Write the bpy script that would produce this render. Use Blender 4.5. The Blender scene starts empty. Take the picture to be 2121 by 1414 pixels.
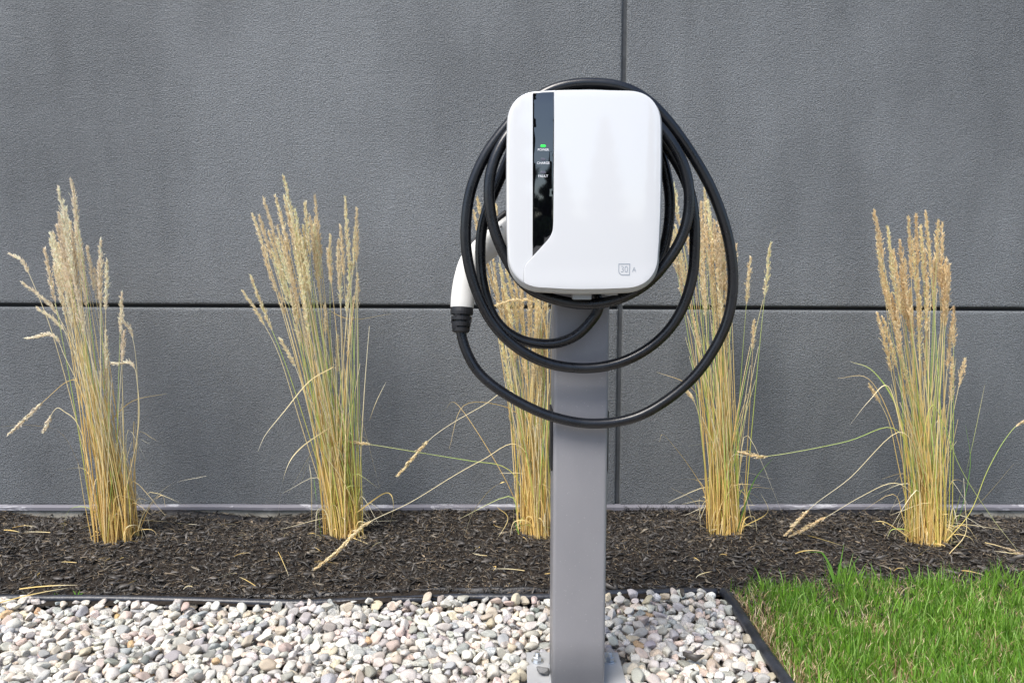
import bpy, bmesh, math, random
import numpy as np
from mathutils import Vector, Matrix, geometry, noise

random.seed(7)
RNG = np.random.default_rng(7)
R = math.radians
scn = bpy.context.scene
COL = scn.collection

# ------------------------------------------------------------------ camera
F_PX = 1530.0                      # focal length in pixels of the 2121 px wide photograph
CAM_H = 0.835
PITCH = R(6.0)
cam_d = bpy.data.cameras.new('camera')
cam_d.sensor_width = 36.0
cam_d.lens = F_PX / 2121.0 * 36.0
cam_d.clip_start = 0.02
cam_d.clip_end = 2000
cam = bpy.data.objects.new('camera', cam_d)
cam.location = (0, 0, CAM_H)
cam.rotation_euler = (math.pi / 2 - PITCH, 0, 0)
COL.objects.link(cam)
scn.camera = cam

# ------------------------------------------------------------------ light
SUN_EL, SUN_AZ = R(58), R(-38)     # azimuth measured from behind the camera, negative = from the left
world = bpy.data.worlds.new('World')
scn.world = world
world.use_nodes = True
wn = world.node_tree
for n in list(wn.nodes):
    wn.nodes.remove(n)
sky = wn.nodes.new('ShaderNodeTexSky')
sky.sky_type = 'NISHITA'
sky.sun_disc = False
sky.sun_elevation = SUN_EL
sky.sun_rotation = math.pi + SUN_AZ * -1
sky.air_density = 1.0
sky.dust_density = 1.5
sky.ozone_density = 1.0
bg = wn.nodes.new('ShaderNodeBackground')
bg.inputs['Strength'].default_value = 0.066
wo = wn.nodes.new('ShaderNodeOutputWorld')
wn.links.new(sky.outputs[0], bg.inputs['Color'])
wn.links.new(bg.outputs[0], wo.inputs['Surface'])

sun_d = bpy.data.lights.new('sun', 'SUN')
sun_d.energy = 1.5
sun_d.angle = R(30)
sun_d.color = (1.0, 0.955, 0.89)
sun = bpy.data.objects.new('sun', sun_d)
# direction towards the sun
sd = Vector((math.sin(SUN_AZ) * math.cos(SUN_EL), -math.cos(SUN_AZ) * math.cos(SUN_EL), math.sin(SUN_EL)))
sun.rotation_euler = sd.to_track_quat('Z', 'Y').to_euler()
sun.location = (-3, -3, 6)
COL.objects.link(sun)

vs = scn.view_settings
vs.view_transform = 'Standard'
vs.look = 'None'
vs.exposure = 1.78
vs.gamma = 1.0
vs.use_curve_mapping = False


# ------------------------------------------------------------------ helpers
def ray(px, py):
    u = (px - 1060.5) / F_PX
    v = (707.0 - py) / F_PX
    return Vector((u, math.cos(PITCH) + v * math.sin(PITCH), -math.sin(PITCH) + v * math.cos(PITCH)))


def P(px, py, Y):
    """the point of the place seen at a photograph pixel, at distance Y"""
    d = ray(px, py)
    t = Y / d.y
    return Vector((d.x * t, Y, CAM_H + d.z * t))


def G(px, py, z=0.0):
    """the point of the ground seen at a photograph pixel"""
    d = ray(px, py)
    t = (z - CAM_H) / d.z
    return Vector((d.x * t, d.y * t, z))


def tag(o, label=None, cat=None, group=None, kind=None):
    if label: o['label'] = label
    if cat: o['category'] = cat
    if group: o['group'] = group
    if kind: o['kind'] = kind
    return o


def empty(name, loc, label=None, cat=None, group=None):
    o = bpy.data.objects.new(name, None)
    o.empty_display_size = 0.05
    o.location = loc
    COL.objects.link(o)
    return tag(o, label, cat, group)


def root_loc(o):
    v = Vector((0, 0, 0))
    while o is not None:
        v = v + Vector(o.location)
        o = o.parent
    return v


def link(name, me, mat=None, parent=None):
    o = bpy.data.objects.new(name, me)
    if mat is not None and len(me.materials) == 0:
        me.materials.append(mat)
    COL.objects.link(o)
    if parent is not None:
        o.parent = parent
        o.location = -root_loc(parent)
    return o


def mesh_np(name, V, Fc, col=None, smooth=False):
    """mesh from arrays: V (N,3), Fc (M,k) with one k"""
    V = np.asarray(V, np.float32)
    Fc = np.asarray(Fc, np.int32)
    me = bpy.data.meshes.new(name)
    k = Fc.shape[1]
    me.vertices.add(len(V))
    me.vertices.foreach_set('co', V.ravel())
    me.loops.add(Fc.size)
    me.loops.foreach_set('vertex_index', Fc.ravel())
    me.polygons.add(len(Fc))
    me.polygons.foreach_set('loop_start', np.arange(0, Fc.size, k, dtype=np.int32))
    me.polygons.foreach_set('loop_total', np.full(len(Fc), k, np.int32))
    me.update(calc_edges=True)
    if smooth:
        me.polygons.foreach_set('use_smooth', np.ones(len(Fc), bool))
    if col is not None:
        a = me.color_attributes.new('Col', 'FLOAT_COLOR', 'POINT')
        c = np.ones((len(V), 4), np.float32)
        c[:, :3] = col
        a.data.foreach_set('color', c.ravel())
    me.validate()
    return me


def bm_mesh(name, bm, smooth=False):
    me = bpy.data.meshes.new(name)
    bmesh.ops.recalc_face_normals(bm, faces=bm.faces)
    bm.to_mesh(me)
    bm.free()
    if smooth:
        for p in me.polygons:
            p.use_smooth = True
    return me


def box_bm(x0, x1, y0, y1, z0, z1, bevel=0.0, seg=2, bm=None):
    own = bm is None
    if own: bm = bmesh.new()
    r = bmesh.ops.create_cube(bm, size=1)
    for v in r['verts']:
        v.co = Vector(((x0 + x1) / 2 + v.co.x * (x1 - x0), (y0 + y1) / 2 + v.co.y * (y1 - y0), (z0 + z1) / 2 + v.co.z * (z1 - z0)))
    if bevel:
        ed = list({e for v in r['verts'] for e in v.link_edges})
        bmesh.ops.bevel(bm, geom=ed, offset=bevel, segments=seg, profile=0.5, affect='EDGES')
    return bm


def box(name, b, mat, parent=None, bevel=0.0, seg=2, smooth=False):
    me = bm_mesh(name, box_bm(*b, bevel=bevel, seg=seg))
    o = link(name, me, mat, parent)
    if smooth:
        for p in me.polygons: p.use_smooth = True
    return o


def catmull(pts, n=8):
    pts = [Vector(p) for p in pts]
    out = []
    for i in range(len(pts) - 1):
        p0 = pts[i - 1] if i > 0 else pts[0] * 2 - pts[1]
        p1, p2 = pts[i], pts[i + 1]
        p3 = pts[i + 2] if i + 2 < len(pts) else pts[-1] * 2 - pts[-2]
        for k in range(n):
            t = k / n
            t2, t3 = t * t, t * t * t
            out.append(0.5 * ((2 * p1) + (p2 - p0) * t + (2 * p0 - 5 * p1 + 4 * p2 - p3) * t2 + (3 * p1 - p0 - 3 * p2 + p3) * t3))
    out.append(pts[-1])
    return out


def tube_arrays(path, radii, sides=8, cap=True, flat=1.0):
    """vertices and quads of a tube along a path (rotation-minimising frame)"""
    pts = [Vector(p) for p in path]
    n = len(pts)
    if not hasattr(radii, '__len__'):
        radii = [radii] * n
    T = []
    for i in range(n):
        a = pts[max(i - 1, 0)]
        b = pts[min(i + 1, n - 1)]
        d = b - a
        T.append(d.normalized() if d.length > 1e-9 else Vector((0, 0, 1)))
    ref = Vector((0, 1, 0)) if abs(T[0].y) < 0.9 else Vector((1, 0, 0))
    nrm = (ref - T[0] * ref.dot(T[0])).normalized()
    V, Q = [], []
    for i in range(n):
        nrm = (nrm - T[i] * nrm.dot(T[i]))
        nrm = nrm.normalized() if nrm.length > 1e-6 else Vector((1, 0, 0))
        bn = T[i].cross(nrm)
        for k in range(sides):
            a = 2 * math.pi * k / sides
            V.append(pts[i] + (nrm * math.cos(a) * flat + bn * math.sin(a)) * radii[i])
    for i in range(n - 1):
        for k in range(sides):
            k2 = (k + 1) % sides
            Q.append((i * sides + k, i * sides + k2, (i + 1) * sides + k2, (i + 1) * sides + k))
    return V, Q


def tube(name, path, radii, mat, parent=None, sides=12, flat=1.0):
    V, Q = tube_arrays(path, radii, sides, flat=flat)
    me = bpy.data.meshes.new(name)
    n = len(V) // sides
    faces = [tuple(q) for q in Q] + [tuple(range(sides))[::-1], tuple(range((n - 1) * sides, n * sides))]
    me.from_pydata([tuple(v) for v in V], [], faces)
    me.update()
    for p in me.polygons:
        p.use_smooth = len(p.vertices) == 4
    return link(name, me, mat, parent)


def lathe(name, profile, base, axis, mat, parent=None, sides=24):
    """profile [(distance along axis, radius)]"""
    axis = Vector(axis).normalized()
    pts = [Vector(base) + axis * d for d, r in profile]
    ref = Vector((0, 1, 0)) if abs(axis.y) < 0.9 else Vector((1, 0, 0))
    u = (ref - axis * ref.dot(axis)).normalized()
    w = axis.cross(u)
    V, Fc = [], []
    for p, (d, r) in zip(pts, profile):
        for k in range(sides):
            a = 2 * math.pi * k / sides
            V.append(p + (u * math.cos(a) + w * math.sin(a)) * r)
    n = len(profile)
    for i in range(n - 1):
        for k in range(sides):
            k2 = (k + 1) % sides
            Fc.append((i * sides + k, i * sides + k2, (i + 1) * sides + k2, (i + 1) * sides + k))
    Fc.append(tuple(range(sides))[::-1])
    Fc.append(tuple(range((n - 1) * sides, n * sides)))
    me = bpy.data.meshes.new(name)
    me.from_pydata([tuple(v) for v in V], [], Fc)
    me.update()
    return link(name, me, mat, parent)


# ------------------------------------------------------------------ materials
class NT:
    def __init__(self, name):
        self.m = bpy.data.materials.new(name)
        self.m.use_nodes = True
        self.t = self.m.node_tree
        self.b = self.t.nodes['Principled BSDF']
        self.out = self.t.nodes['Material Output']
        self.x = -200

    def n(self, typ, **kw):
        nd = self.t.nodes.new(typ)
        for k, v in kw.items():
            if k.startswith('i_'):
                nd.inputs[k[2:]].default_value = v
            else:
                setattr(nd, k, v)
        return nd

    def l(self, a, b):
        self.t.links.new(a, b)

    def coords(self, scale=(1, 1, 1), kind='Object'):
        tc = self.n('ShaderNodeTexCoord')
        mp = self.n('ShaderNodeMapping')
        mp.inputs['Scale'].default_value = scale
        self.l(tc.outputs[kind], mp.inputs['Vector'])
        return mp.outputs[0]

    def noise(self, vec, scale, detail=3, rough=0.55, dist=0.0):
        nd = self.n('ShaderNodeTexNoise')
        nd.inputs['Scale'].default_value = scale
        nd.inputs['Detail'].default_value = detail
        nd.inputs['Roughness'].default_value = rough
        nd.inputs['Distortion'].default_value = dist
        if vec is not None: self.l(vec, nd.inputs['Vector'])
        return nd.outputs['Fac']

    def ramp(self, fac, stops):
        r = self.n('ShaderNodeValToRGB')
        el = r.color_ramp.elements
        while len(el) < len(stops): el.new(0.5)
        for e, (p, c) in zip(el, stops):
            e.position = p
            e.color = (c[0], c[1], c[2], 1) if hasattr(c, '__len__') else (c, c, c, 1)
        self.l(fac, r.inputs['Fac'])
        return r.outputs['Color']

    def mix(self, fac, a, b, mode='MIX'):
        m = self.n('ShaderNodeMix', data_type='RGBA', blend_type=mode)
        for s, val in ((0, fac), (6, a), (7, b)):
            if isinstance(val, (int, float)):
                m.inputs[s].default_value = val if s == 0 else (val, val, val, 1)
            elif isinstance(val, tuple):
                m.inputs[s].default_value = (*val, 1)
            else:
                self.l(val, m.inputs[s])
        return m.outputs[2]

    def bump(self, h, strength, dist, prev=None):
        b = self.n('ShaderNodeBump')
        b.inputs['Strength'].default_value = strength
        b.inputs['Distance'].default_value = dist
        self.l(h, b.inputs['Height'])
        if prev is not None: self.l(prev, b.inputs['Normal'])
        return b.outputs[0]

    def done(self, color=None, rough=None, normal=None, **kw):
        if color is not None:
            if isinstance(color, tuple): self.b.inputs['Base Color'].default_value = (*color, 1)
            else: self.l(color, self.b.inputs['Base Color'])
        if rough is not None:
            if isinstance(rough, (int, float)): self.b.inputs['Roughness'].default_value = rough
            else: self.l(rough, self.b.inputs['Roughness'])
        if normal is not None: self.l(normal, self.b.inputs['Normal'])
        for k, v in kw.items():
            self.b.inputs[k.replace('_', ' ')].default_value = v
        return self.m


def mat_stucco():
    t = NT('charcoal_stucco')
    c = t.coords()
    fine = t.noise(c, 230, 2, 0.6, 0.3)
    mid = t.noise(c, 60, 2, 0.5)
    streak = t.noise(t.coords((1.6, 1, 0.45)), 2.6, 6, 0.65)
    blot = t.noise(c, 0.75, 5, 0.62)
    base = t.ramp(streak, [(0.36, (0.096, 0.103, 0.108)), (0.66, (0.170, 0.181, 0.188))])
    base = t.mix(0.5, base, t.ramp(blot, [(0.36, (0.084, 0.090, 0.095)), (0.66, (0.196, 0.207, 0.215))]))
    grain = t.ramp(fine, [(0.36, 0.68), (0.5, 1.0), (0.66, 1.48)])
    col = t.mix(0.8, base, grain, 'MULTIPLY')
    nb = t.bump(fine, 1.0, 0.0060)
    nb = t.bump(mid, 0.35, 0.006, nb)
    return t.done(col, 0.62, nb, Specular_IOR_Level=0.45)


def mat_plain(name, col, rough=0.5, spec=0.5, metallic=0.0, nscale=None, var=0.15, bump=0.0, bscale=200, coat=0.0):
    t = NT(name)
    c = t.coords()
    color = tuple(col)
    if nscale:
        f = t.noise(c, nscale, 4, 0.6)
        color = t.ramp(f, [(0.3, tuple(x * (1 - var) for x in col)), (0.7, tuple(min(1, x * (1 + var)) for x in col))])
    nrm = None
    if bump:
        nrm = t.bump(t.noise(c, bscale, 3), 0.6, bump)
    return t.done(color, rough, nrm, Metallic=metallic, Specular_IOR_Level=spec, Coat_Weight=coat)


def mat_stone(name, from_object):
    t = NT(name)
    if from_object:
        oi = t.n('ShaderNodeObjectInfo')
        src = oi.outputs['Color']
        off = t.n('ShaderNodeVectorMath', operation='ADD')
        t.l(t.coords(), off.inputs[0])
        t.l(oi.outputs['Location'], off.inputs[1])
        c = off.outputs[0]
        scale = 1.0
    else:
        a = t.n('ShaderNodeVertexColor', layer_name='Col')
        src = a.outputs['Color']
        c = t.coords()
    spk = t.noise(c, 420, 3, 0.7)
    vein = t.noise(c, 95, 4, 0.6, 0.8)
    col = t.mix(0.85, src, t.ramp(spk, [(0.38, 0.45), (0.5, 1.0), (0.7, 1.25)]), 'MULTIPLY')
    col = t.mix(0.75, col, t.ramp(vein, [(0.34, (0.60, 0.60, 0.63)), (0.5, 1.0), (0.66, (1.2, 1.17, 1.1))]), 'MULTIPLY')
    nb = t.bump(spk, 0.35, 0.0012)
    nb = t.bump(vein, 0.45, 0.002, nb)
    return t.done(col, 0.72, nb, Specular_IOR_Level=0.35)


def mat_vcol(name, rough=0.6, trans=0.0, spec=0.3, nscale=None):
    t = NT(name)
    a = t.n('ShaderNodeVertexColor', layer_name='Col')
    col = a.outputs['Color']
    if nscale:
        f = t.noise(t.coords(), nscale, 3)
        col = t.mix(0.7, col, t.ramp(f, [(0.3, 0.65), (0.7, 1.3)]), 'MULTIPLY')
    t.done(col, rough, None, Specular_IOR_Level=spec)
    if trans:
        tr = t.n('ShaderNodeBsdfTranslucent')
        t.l(col, tr.inputs['Color'])
        mx = t.n('ShaderNodeMixShader')
        mx.inputs[0].default_value = trans
        t.l(t.b.outputs[0], mx.inputs[1])
        t.l(tr.outputs[0], mx.inputs[2])
        t.l(mx.outputs[0], t.out.inputs['Surface'])
    return t.m


def mat_flashing():
    t = NT('painted_flashing')
    c = t.coords((1, 1, 6))
    f = t.noise(c, 9, 6, 0.7, 0.6)
    col = t.ramp(f, [(0.0, (0.15, 0.145, 0.165)), (0.57, (0.18, 0.175, 0.195)), (0.63, (0.42, 0.42, 0.44)), (0.69, (0.20, 0.195, 0.215))])
    return t.done(col, 0.6, None, Specular_IOR_Level=0.3)


def mat_post():
    t = NT('grey_powder_coat')
    c = t.coords()
    spk = t.noise(c, 330, 2, 0.5)
    dirt = t.noise(t.coords((1, 1, 0.5)), 7, 6, 0.65)
    base = t.ramp(dirt, [(0.3, (0.225, 0.221, 0.232)), (0.7, (0.260, 0.254, 0.264))])
    dust = t.ramp(spk, [(0.70, 0.0), (0.76, 1.0)])
    col = t.mix(dust, base, (0.36, 0.35, 0.34))
    nb = t.bump(t.noise(c, 900, 2), 0.12, 0.0006)
    return t.done(col, 0.42, nb, Specular_IOR_Level=0.5)


def mat_cable():
    t = NT('black_rubber_jacket')
    c = t.coords()
    spk = t.noise(c, 420, 2, 0.5)
    smear = t.noise(c, 26, 5, 0.7)
    base = t.ramp(smear, [(0.35, (0.004, 0.0045, 0.006)), (0.72, (0.009, 0.010, 0.013))])
    col = t.mix(t.ramp(spk, [(0.72, 0.0), (0.77, 0.8)]), base, (0.12, 0.12, 0.13))
    rough = t.ramp(smear, [(0.3, 0.22), (0.7, 0.34)])
    return t.done(col, rough, t.bump(smear, 0.15, 0.002), Specular_IOR_Level=0.6)


M = {
    'stucco': mat_stucco(),
    'joint': mat_plain('dark_joint_sealant', (0.020, 0.021, 0.023), 0.7),
    'flashing': mat_flashing(),
    'bead': mat_plain('grey_joint_bead', (0.045, 0.049, 0.053), 0.6, nscale=40, var=0.3),
    'concrete': mat_plain('weathered_concrete', (0.33, 0.31, 0.26), 0.85, nscale=22, var=0.35, bump=0.003, bscale=120),
    'post': mat_post(),
    'plate': mat_plain('galvanised_plate', (0.38, 0.385, 0.39), 0.5, 0.5, 0.1, nscale=14, var=0.16),
    'zinc': mat_plain('zinc_bolt', (0.62, 0.65, 0.68), 0.32, 0.5, 0.85, nscale=60, var=0.15),
    'white': mat_plain('gloss_white_cover', (0.675, 0.682, 0.69), 0.06, 0.7),
    'satin': mat_plain('satin_white_plastic', (0.78, 0.79, 0.79), 0.38, 0.4),
    'rim': mat_plain('shaded_white_rim', (0.42, 0.42, 0.405), 0.45),  # shade of the white cover's downward chamfer put into this grey
    'shell': mat_plain('dark_rear_housing', (0.02, 0.021, 0.024), 0.5),
    'tab': mat_plain('grey_plastic_tab', (0.30, 0.31, 0.31), 0.5),
    'handle': mat_plain('white_handle_plastic', (0.80, 0.79, 0.75), 0.3, 0.45, nscale=60, var=0.02),
    'black_gloss': mat_plain('black_glass_strip', (0.002, 0.002, 0.003), 0.03, 1.0),
    'cable': mat_cable(),
    'boot': mat_plain('matte_black_rubber', (0.012, 0.012, 0.014), 0.5),
    'edging': mat_plain('black_plastic_edging', (0.022, 0.025, 0.033), 0.38, 0.5, nscale=30, var=0.5, bump=0.0015, bscale=90),
    'fabric': mat_plain('black_landscape_fabric', (0.008, 0.008, 0.010), 0.45, 0.5, bump=0.0015, bscale=260),
    'print_white': mat_plain('white_print', (0.85, 0.85, 0.87), 0.5),
    'print_grey': mat_plain('grey_blue_print', (0.30, 0.34, 0.39), 0.5),
    'led_off': mat_plain('unlit_indicator', (0.10, 0.10, 0.13), 0.25),
    'stone_o': mat_stone('river_stone', True),
    'stone_v': mat_stone('river_stone_small', False),
    'chip': mat_vcol('dyed_bark', 0.48, 0.0, 0.5, nscale=220),
    'straw': mat_vcol('dry_straw', 0.5, 0.18, 0.4),
    'plume': mat_vcol('dry_seed_plume', 0.7, 0.40, 0.2),
    'blade': mat_vcol('grass_blade', 0.42, 0.30, 0.4),
}
M['black_gloss'].node_tree.nodes['Principled BSDF'].inputs['IOR'].default_value = 2.1
M['black_gloss'].node_tree.nodes['Principled BSDF'].inputs['Specular IOR Level'].default_value = 0.5
t = NT('green_indicator')
t.b.inputs['Emission Color'].default_value = (0.05, 0.95, 0.13, 1)
t.b.inputs['Emission Strength'].default_value = 0.32
M['led_on'] = t.done((0.01, 0.12, 0.02), 0.3)


def mat_ground(name, c0, c1, scale, bump=0.006):
    t = NT(name)
    c = t.coords()
    f = t.noise(c, scale, 6, 0.65)
    col = t.ramp(f, [(0.3, c0), (0.7, c1)])
    return t.done(col, 0.9, t.bump(t.noise(c, scale * 4, 4), 0.7, bump), Specular_IOR_Level=0.2)


M['soil'] = mat_ground('dark_mulch_soil', (0.012, 0.009, 0.007), (0.045, 0.036, 0.028), 60)
M['gravel_dirt'] = mat_ground('stony_dirt', (0.10, 0.09, 0.08), (0.25, 0.23, 0.20), 50)
M['thatch'] = mat_ground('dry_thatch_soil', (0.10, 0.065, 0.035), (0.30, 0.21, 0.12), 70)
M['pavement'] = mat_ground('concrete_pavement', (0.26, 0.255, 0.245), (0.36, 0.355, 0.34), 6, 0.002)


# ------------------------------------------------------------------ setting: wall
WY = 2.40          # front plane of the wall panels
wall = empty('building_wall', (0, WY, 0), 'dark charcoal stucco building wall with recessed panel joints behind the charger', 'wall')
zj_l = P(0, 632, WY).z
zj_r = P(2121, 641, WY).z
x_l, x_r = P(0, 632, WY).x, P(2121, 641, WY).x


def zj(x):
    return zj_l + (zj_r - zj_l) * (x - x_l) / (x_r - x_l)


xj_top = P(1295, 0, WY).x
xj_bot = P(1282, 900, WY).x
z_base = P(1060, 1047, WY).z
z_top = 3.6
HG, VG = 0.0052, 0.0065


def panel(xa, xb, za_f, zb_f):
    bm = box_bm(0, 1, 0, 1, 0, 1)
    for v in bm.verts:
        x = xa if v.co.x < 0.5 else xb
        z = za_f(x) if v.co.z < 0.5 else zb_f(x)
        v.co = Vector((x, WY + (0.05 if v.co.y > 0.5 else 0.0), z))
    ed = [e for e in bm.edges if all(v.co.y < WY + 0.01 for v in e.verts)]
    bmesh.ops.bevel(bm, geom=ed, offset=0.011, segments=3, profile=0.6, affect='EDGES')
    me = bm_mesh('panel', bm)
    for p in me.polygons:
        p.use_smooth = False
    return link('panel', me, M['stucco'], wall)


xs = [-5.2, -2.55, xj_top, 3.15, 5.8]
for i in range(len(xs) - 1):
    a, b = xs[i], xs[i + 1]
    panel(a + VG, b - VG, lambda x: zj(x) + HG, lambda x: z_top)
    panel(a + VG, b - VG, lambda x: z_base, lambda x: zj(x) - HG)
box('joint_backing', (-5.2, 5.8, WY + 0.022, WY + 0.4, z_base + 0.002, z_top - 0.004), M['joint'], wall)
# sealant bead that closes the vertical joint a little behind the panel faces
for a in xs[1:-1]:
    box('joint_sealant', (a - VG - 0.003, a + VG + 0.003, WY + 0.011, WY + 0.0215, z_base + 0.004, z_top - 0.01), M['bead'], wall)
box('foundation', (-5.2, 5.8, WY - 0.004, WY + 0.45, -0.25, z_base - 0.004), M['concrete'], wall)
fx = [P(q, 1052, WY).x for q in (-2400, 489, 1262, 2062, 4600)]
for i in range(4):
    bm = bmesh.new()
    a, b = fx[i], fx[i + 1] + (0.012 if i < 3 else 0)
    n = 24
    y0 = WY - 0.012 - 0.0015 * (i % 2)
    prev = None
    for k in range(n + 1):
        x = a + (b - a) * k / n
        dz = 0.0012 * math.sin(x * 5.1 + i) + 0.0007 * math.sin(x * 17)
        zt, zb = z_base + 0.002 + dz, z_base - 0.011 + dz * 1.3 + 0.001 * (i % 2)
        ring = [bm.verts.new(v) for v in ((x, WY + 0.004, zt + 0.004), (x, y0 + 0.004, zt), (x, y0, zt - 0.003), (x, y0, zb), (x, y0 + 0.006, zb - 0.003), (x, WY + 0.01, zb - 0.001))]
        if prev:
            for q in range(5):
                bm.faces.new((prev[q], ring[q], ring[q + 1], prev[q + 1]))
        prev = ring
    o = link('metal_flashing', bm_mesh('metal_flashing', bm), M['flashing'], wall)

# ------------------------------------------------------------------ setting: ground
xr_c = G(1497, 1225, 0.015)                       # corner where the two edgings meet
EDGE1 = [G(x, y, 0.012) for x, y in ((-2300, 1243), (-900, 1243), (-300, 1241), (0, 1240), (83, 1241), (250, 1241), (495, 1246), (627, 1248), (699, 1245),
                                      (864, 1239), (963, 1236), (1141, 1237), (1257, 1231), (1421, 1227), (1484, 1226))]
EDGE2 = [G(x, y, 0.012) for x, y in ((1496, 1227), (1506, 1235), (1522, 1258), (1553, 1306), (1587, 1356), (1634, 1422), (1700, 1520), (1800, 1700), (1960, 2000))]


def interp(path, key, val, out):
    for a, b in zip(path[:-1], path[1:]):
        lo, hi = sorted((a[key], b[key]))
        if lo <= val <= hi and hi > lo:
            t = (val - a[key]) / (b[key] - a[key])
            return a[out] + (b[out] - a[out]) * t
    e = path[0] if abs(path[0][key] - val) < abs(path[-1][key] - val) else path[-1]
    return e[out]


def edge_y(x):
    return interp(EDGE1, 0, x, 1)


def edge_x(y):
    if y > EDGE2[0].y: return EDGE2[0].x
    return interp(EDGE2, 1, y, 0)


def mulch_z(x, y):
    n = noise.noise(Vector((x * 3.1, y * 4.0, 1.7))) * 0.012 + noise.noise(Vector((x * 11, y * 11, 5.1))) * 0.005
    up = 0.012 * max(0, 1 - abs(y - 2.05) / 0.25)
    low = sum(math.exp(-((x - c) / w) ** 2) for c, w in ((-1.50, 0.13), (-0.82, 0.17), (1.72, 0.25), (-2.6, 0.4)))
    dip = -(0.002 + 0.022 * low) * min(1, max(0, (y - 2.22) / 0.12))
    return 0.015 + n * (0.5 if y > 2.3 else 1) + up + dip


def grid_sheet(name, x0, x1, y0, y1, nx, ny, zf, mat, keep=None):
    bm = bmesh.new()
    vv = [[bm.verts.new((x0 + (x1 - x0) * i / nx, y0 + (y1 - y0) * j / ny, zf(x0 + (x1 - x0) * i / nx, y0 + (y1 - y0) * j / ny))) for i in range(nx + 1)] for j in range(ny + 1)]
    for j in range(ny):
        for i in range(nx):
            q = (vv[j][i], vv[j][i + 1], vv[j + 1][i + 1], vv[j + 1][i])
            if keep:
                c = sum((v.co for v in q), Vector()) / 4
                if not keep(c): continue
            bm.faces.new(q)
    bmesh.ops.delete(bm, geom=[v for v in bm.verts if not v.link_faces], context='VERTS')
    return link(name, bm_mesh(name, bm, True), mat)


ground = grid_sheet('ground', -120, 120, -140, 60, 12, 12, lambda x, y: -0.10, M['pavement'])
tag(ground, kind='structure')

# the lawn's edge against the mulch, as ground points
LAWN_EDGE = [G(x, y, 0.02) for x, y in ((1497, 1236), (1560, 1222), (1650, 1208), (1760, 1200), (1900, 1204), (2000, 1198), (2121, 1190), (2600, 1190), (3400, 1188))]


def lawn_y(x):
    return interp(LAWN_EDGE, 0, x, 1)


mulch = grid_sheet('mulch_bed', -4.6, 4.8, 1.62, WY + 0.02, 190, 26, mulch_z, M['soil'],
                   keep=lambda c: c.y > (edge_y(c.x) - 0.02 if c.x < EDGE2[0].x else 1.65))
tag(mulch, kind='structure')
gravel_bed = grid_sheet('gravel_bed', -4.2, 1.4, -0.6, 1.80, 40, 20, lambda x, y: -0.035, M['gravel_dirt'])
tag(gravel_bed, kind='structure')


def lawn_z(x, y):
    return -0.002 + 0.008 * noise.noise(Vector((x * 3, y * 3, 9)))


bm = bmesh.new()
pts = []
ny = 30
for j in range(ny + 1):
    y = -0.6 + (1.78 + 0.6) * j / ny
    x0 = edge_x(y) + 0.004
    row = []
    for i in range(26):
        f = i / 25
        x = x0 + (4.8 - x0) * f ** 1.6
        yy = y
        row.append(bm.verts.new((x, yy, lawn_z(x, yy))))
    pts.append(row)
for j in range(ny):
    for i in range(25):
        bm.faces.new((pts[j][i], pts[j][i + 1], pts[j + 1][i + 1], pts[j + 1][i]))
lawn = link('lawn_soil', bm_mesh('lawn_soil', bm, True), M['thatch'])
tag(lawn, kind='structure')

# ------------------------------------------------------------------ edging
e1 = empty('garden_edging', EDGE1[7], 'long black plastic edging tube between dark mulch and pale gravel', 'garden edging', 'black plastic garden edging')
path = [Vector((p.x, p.y, p.z + 0.002 * math.sin(p.x * 4))) for p in catmull(EDGE1, 8)]
tube('edge_tube', path, 0.0098, M['edging'], e1, 12)
bm = bmesh.new()
prev = None
for p in path:
    a = bm.verts.new((p.x, p.y + 0.003, p.z - 0.006)); b = bm.verts.new((p.x, p.y + 0.003, -0.09))
    if prev: bm.faces.new((prev[0], a, b, prev[1]))
    prev = (a, b)
link('edge_skirt', bm_mesh('edge_skirt', bm), M['edging'], e1)
pin = [EDGE1[-1] + Vector((-0.002, 0, 0)), Vector(EDGE2[0]) + Vector((0.002, 0.0, -0.002))]
tube('joining_pin', pin, 0.0055, M['boot'], e1, 10)

e2 = empty('garden_edging', EDGE2[2], 'scuffed black edging tube running towards the viewer between gravel and lawn', 'garden edging', 'black plastic garden edging')
path2 = [Vector((p.x, p.y, p.z + 0.004)) for p in catmull(EDGE2, 8)]
rad = [0.0125 + 0.0004 * math.sin(i * 1.3) for i in range(len(path2))]
rad[0] = 0.0075; rad[1] = 0.011
tube('edge_tube', path2, rad, M['edging'], e2, 14)
bm = bmesh.new()
prev = None
for p in path2:
    a = bm.verts.new((p.x - 0.002, p.y, p.z - 0.008)); b = bm.verts.new((p.x - 0.002, p.y, -0.09))
    if prev: bm.faces.new((prev[0], a, b, prev[1]))
    prev = (a, b)
link('edge_skirt', bm_mesh('edge_skirt', bm), M['edging'], e2)


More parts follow.
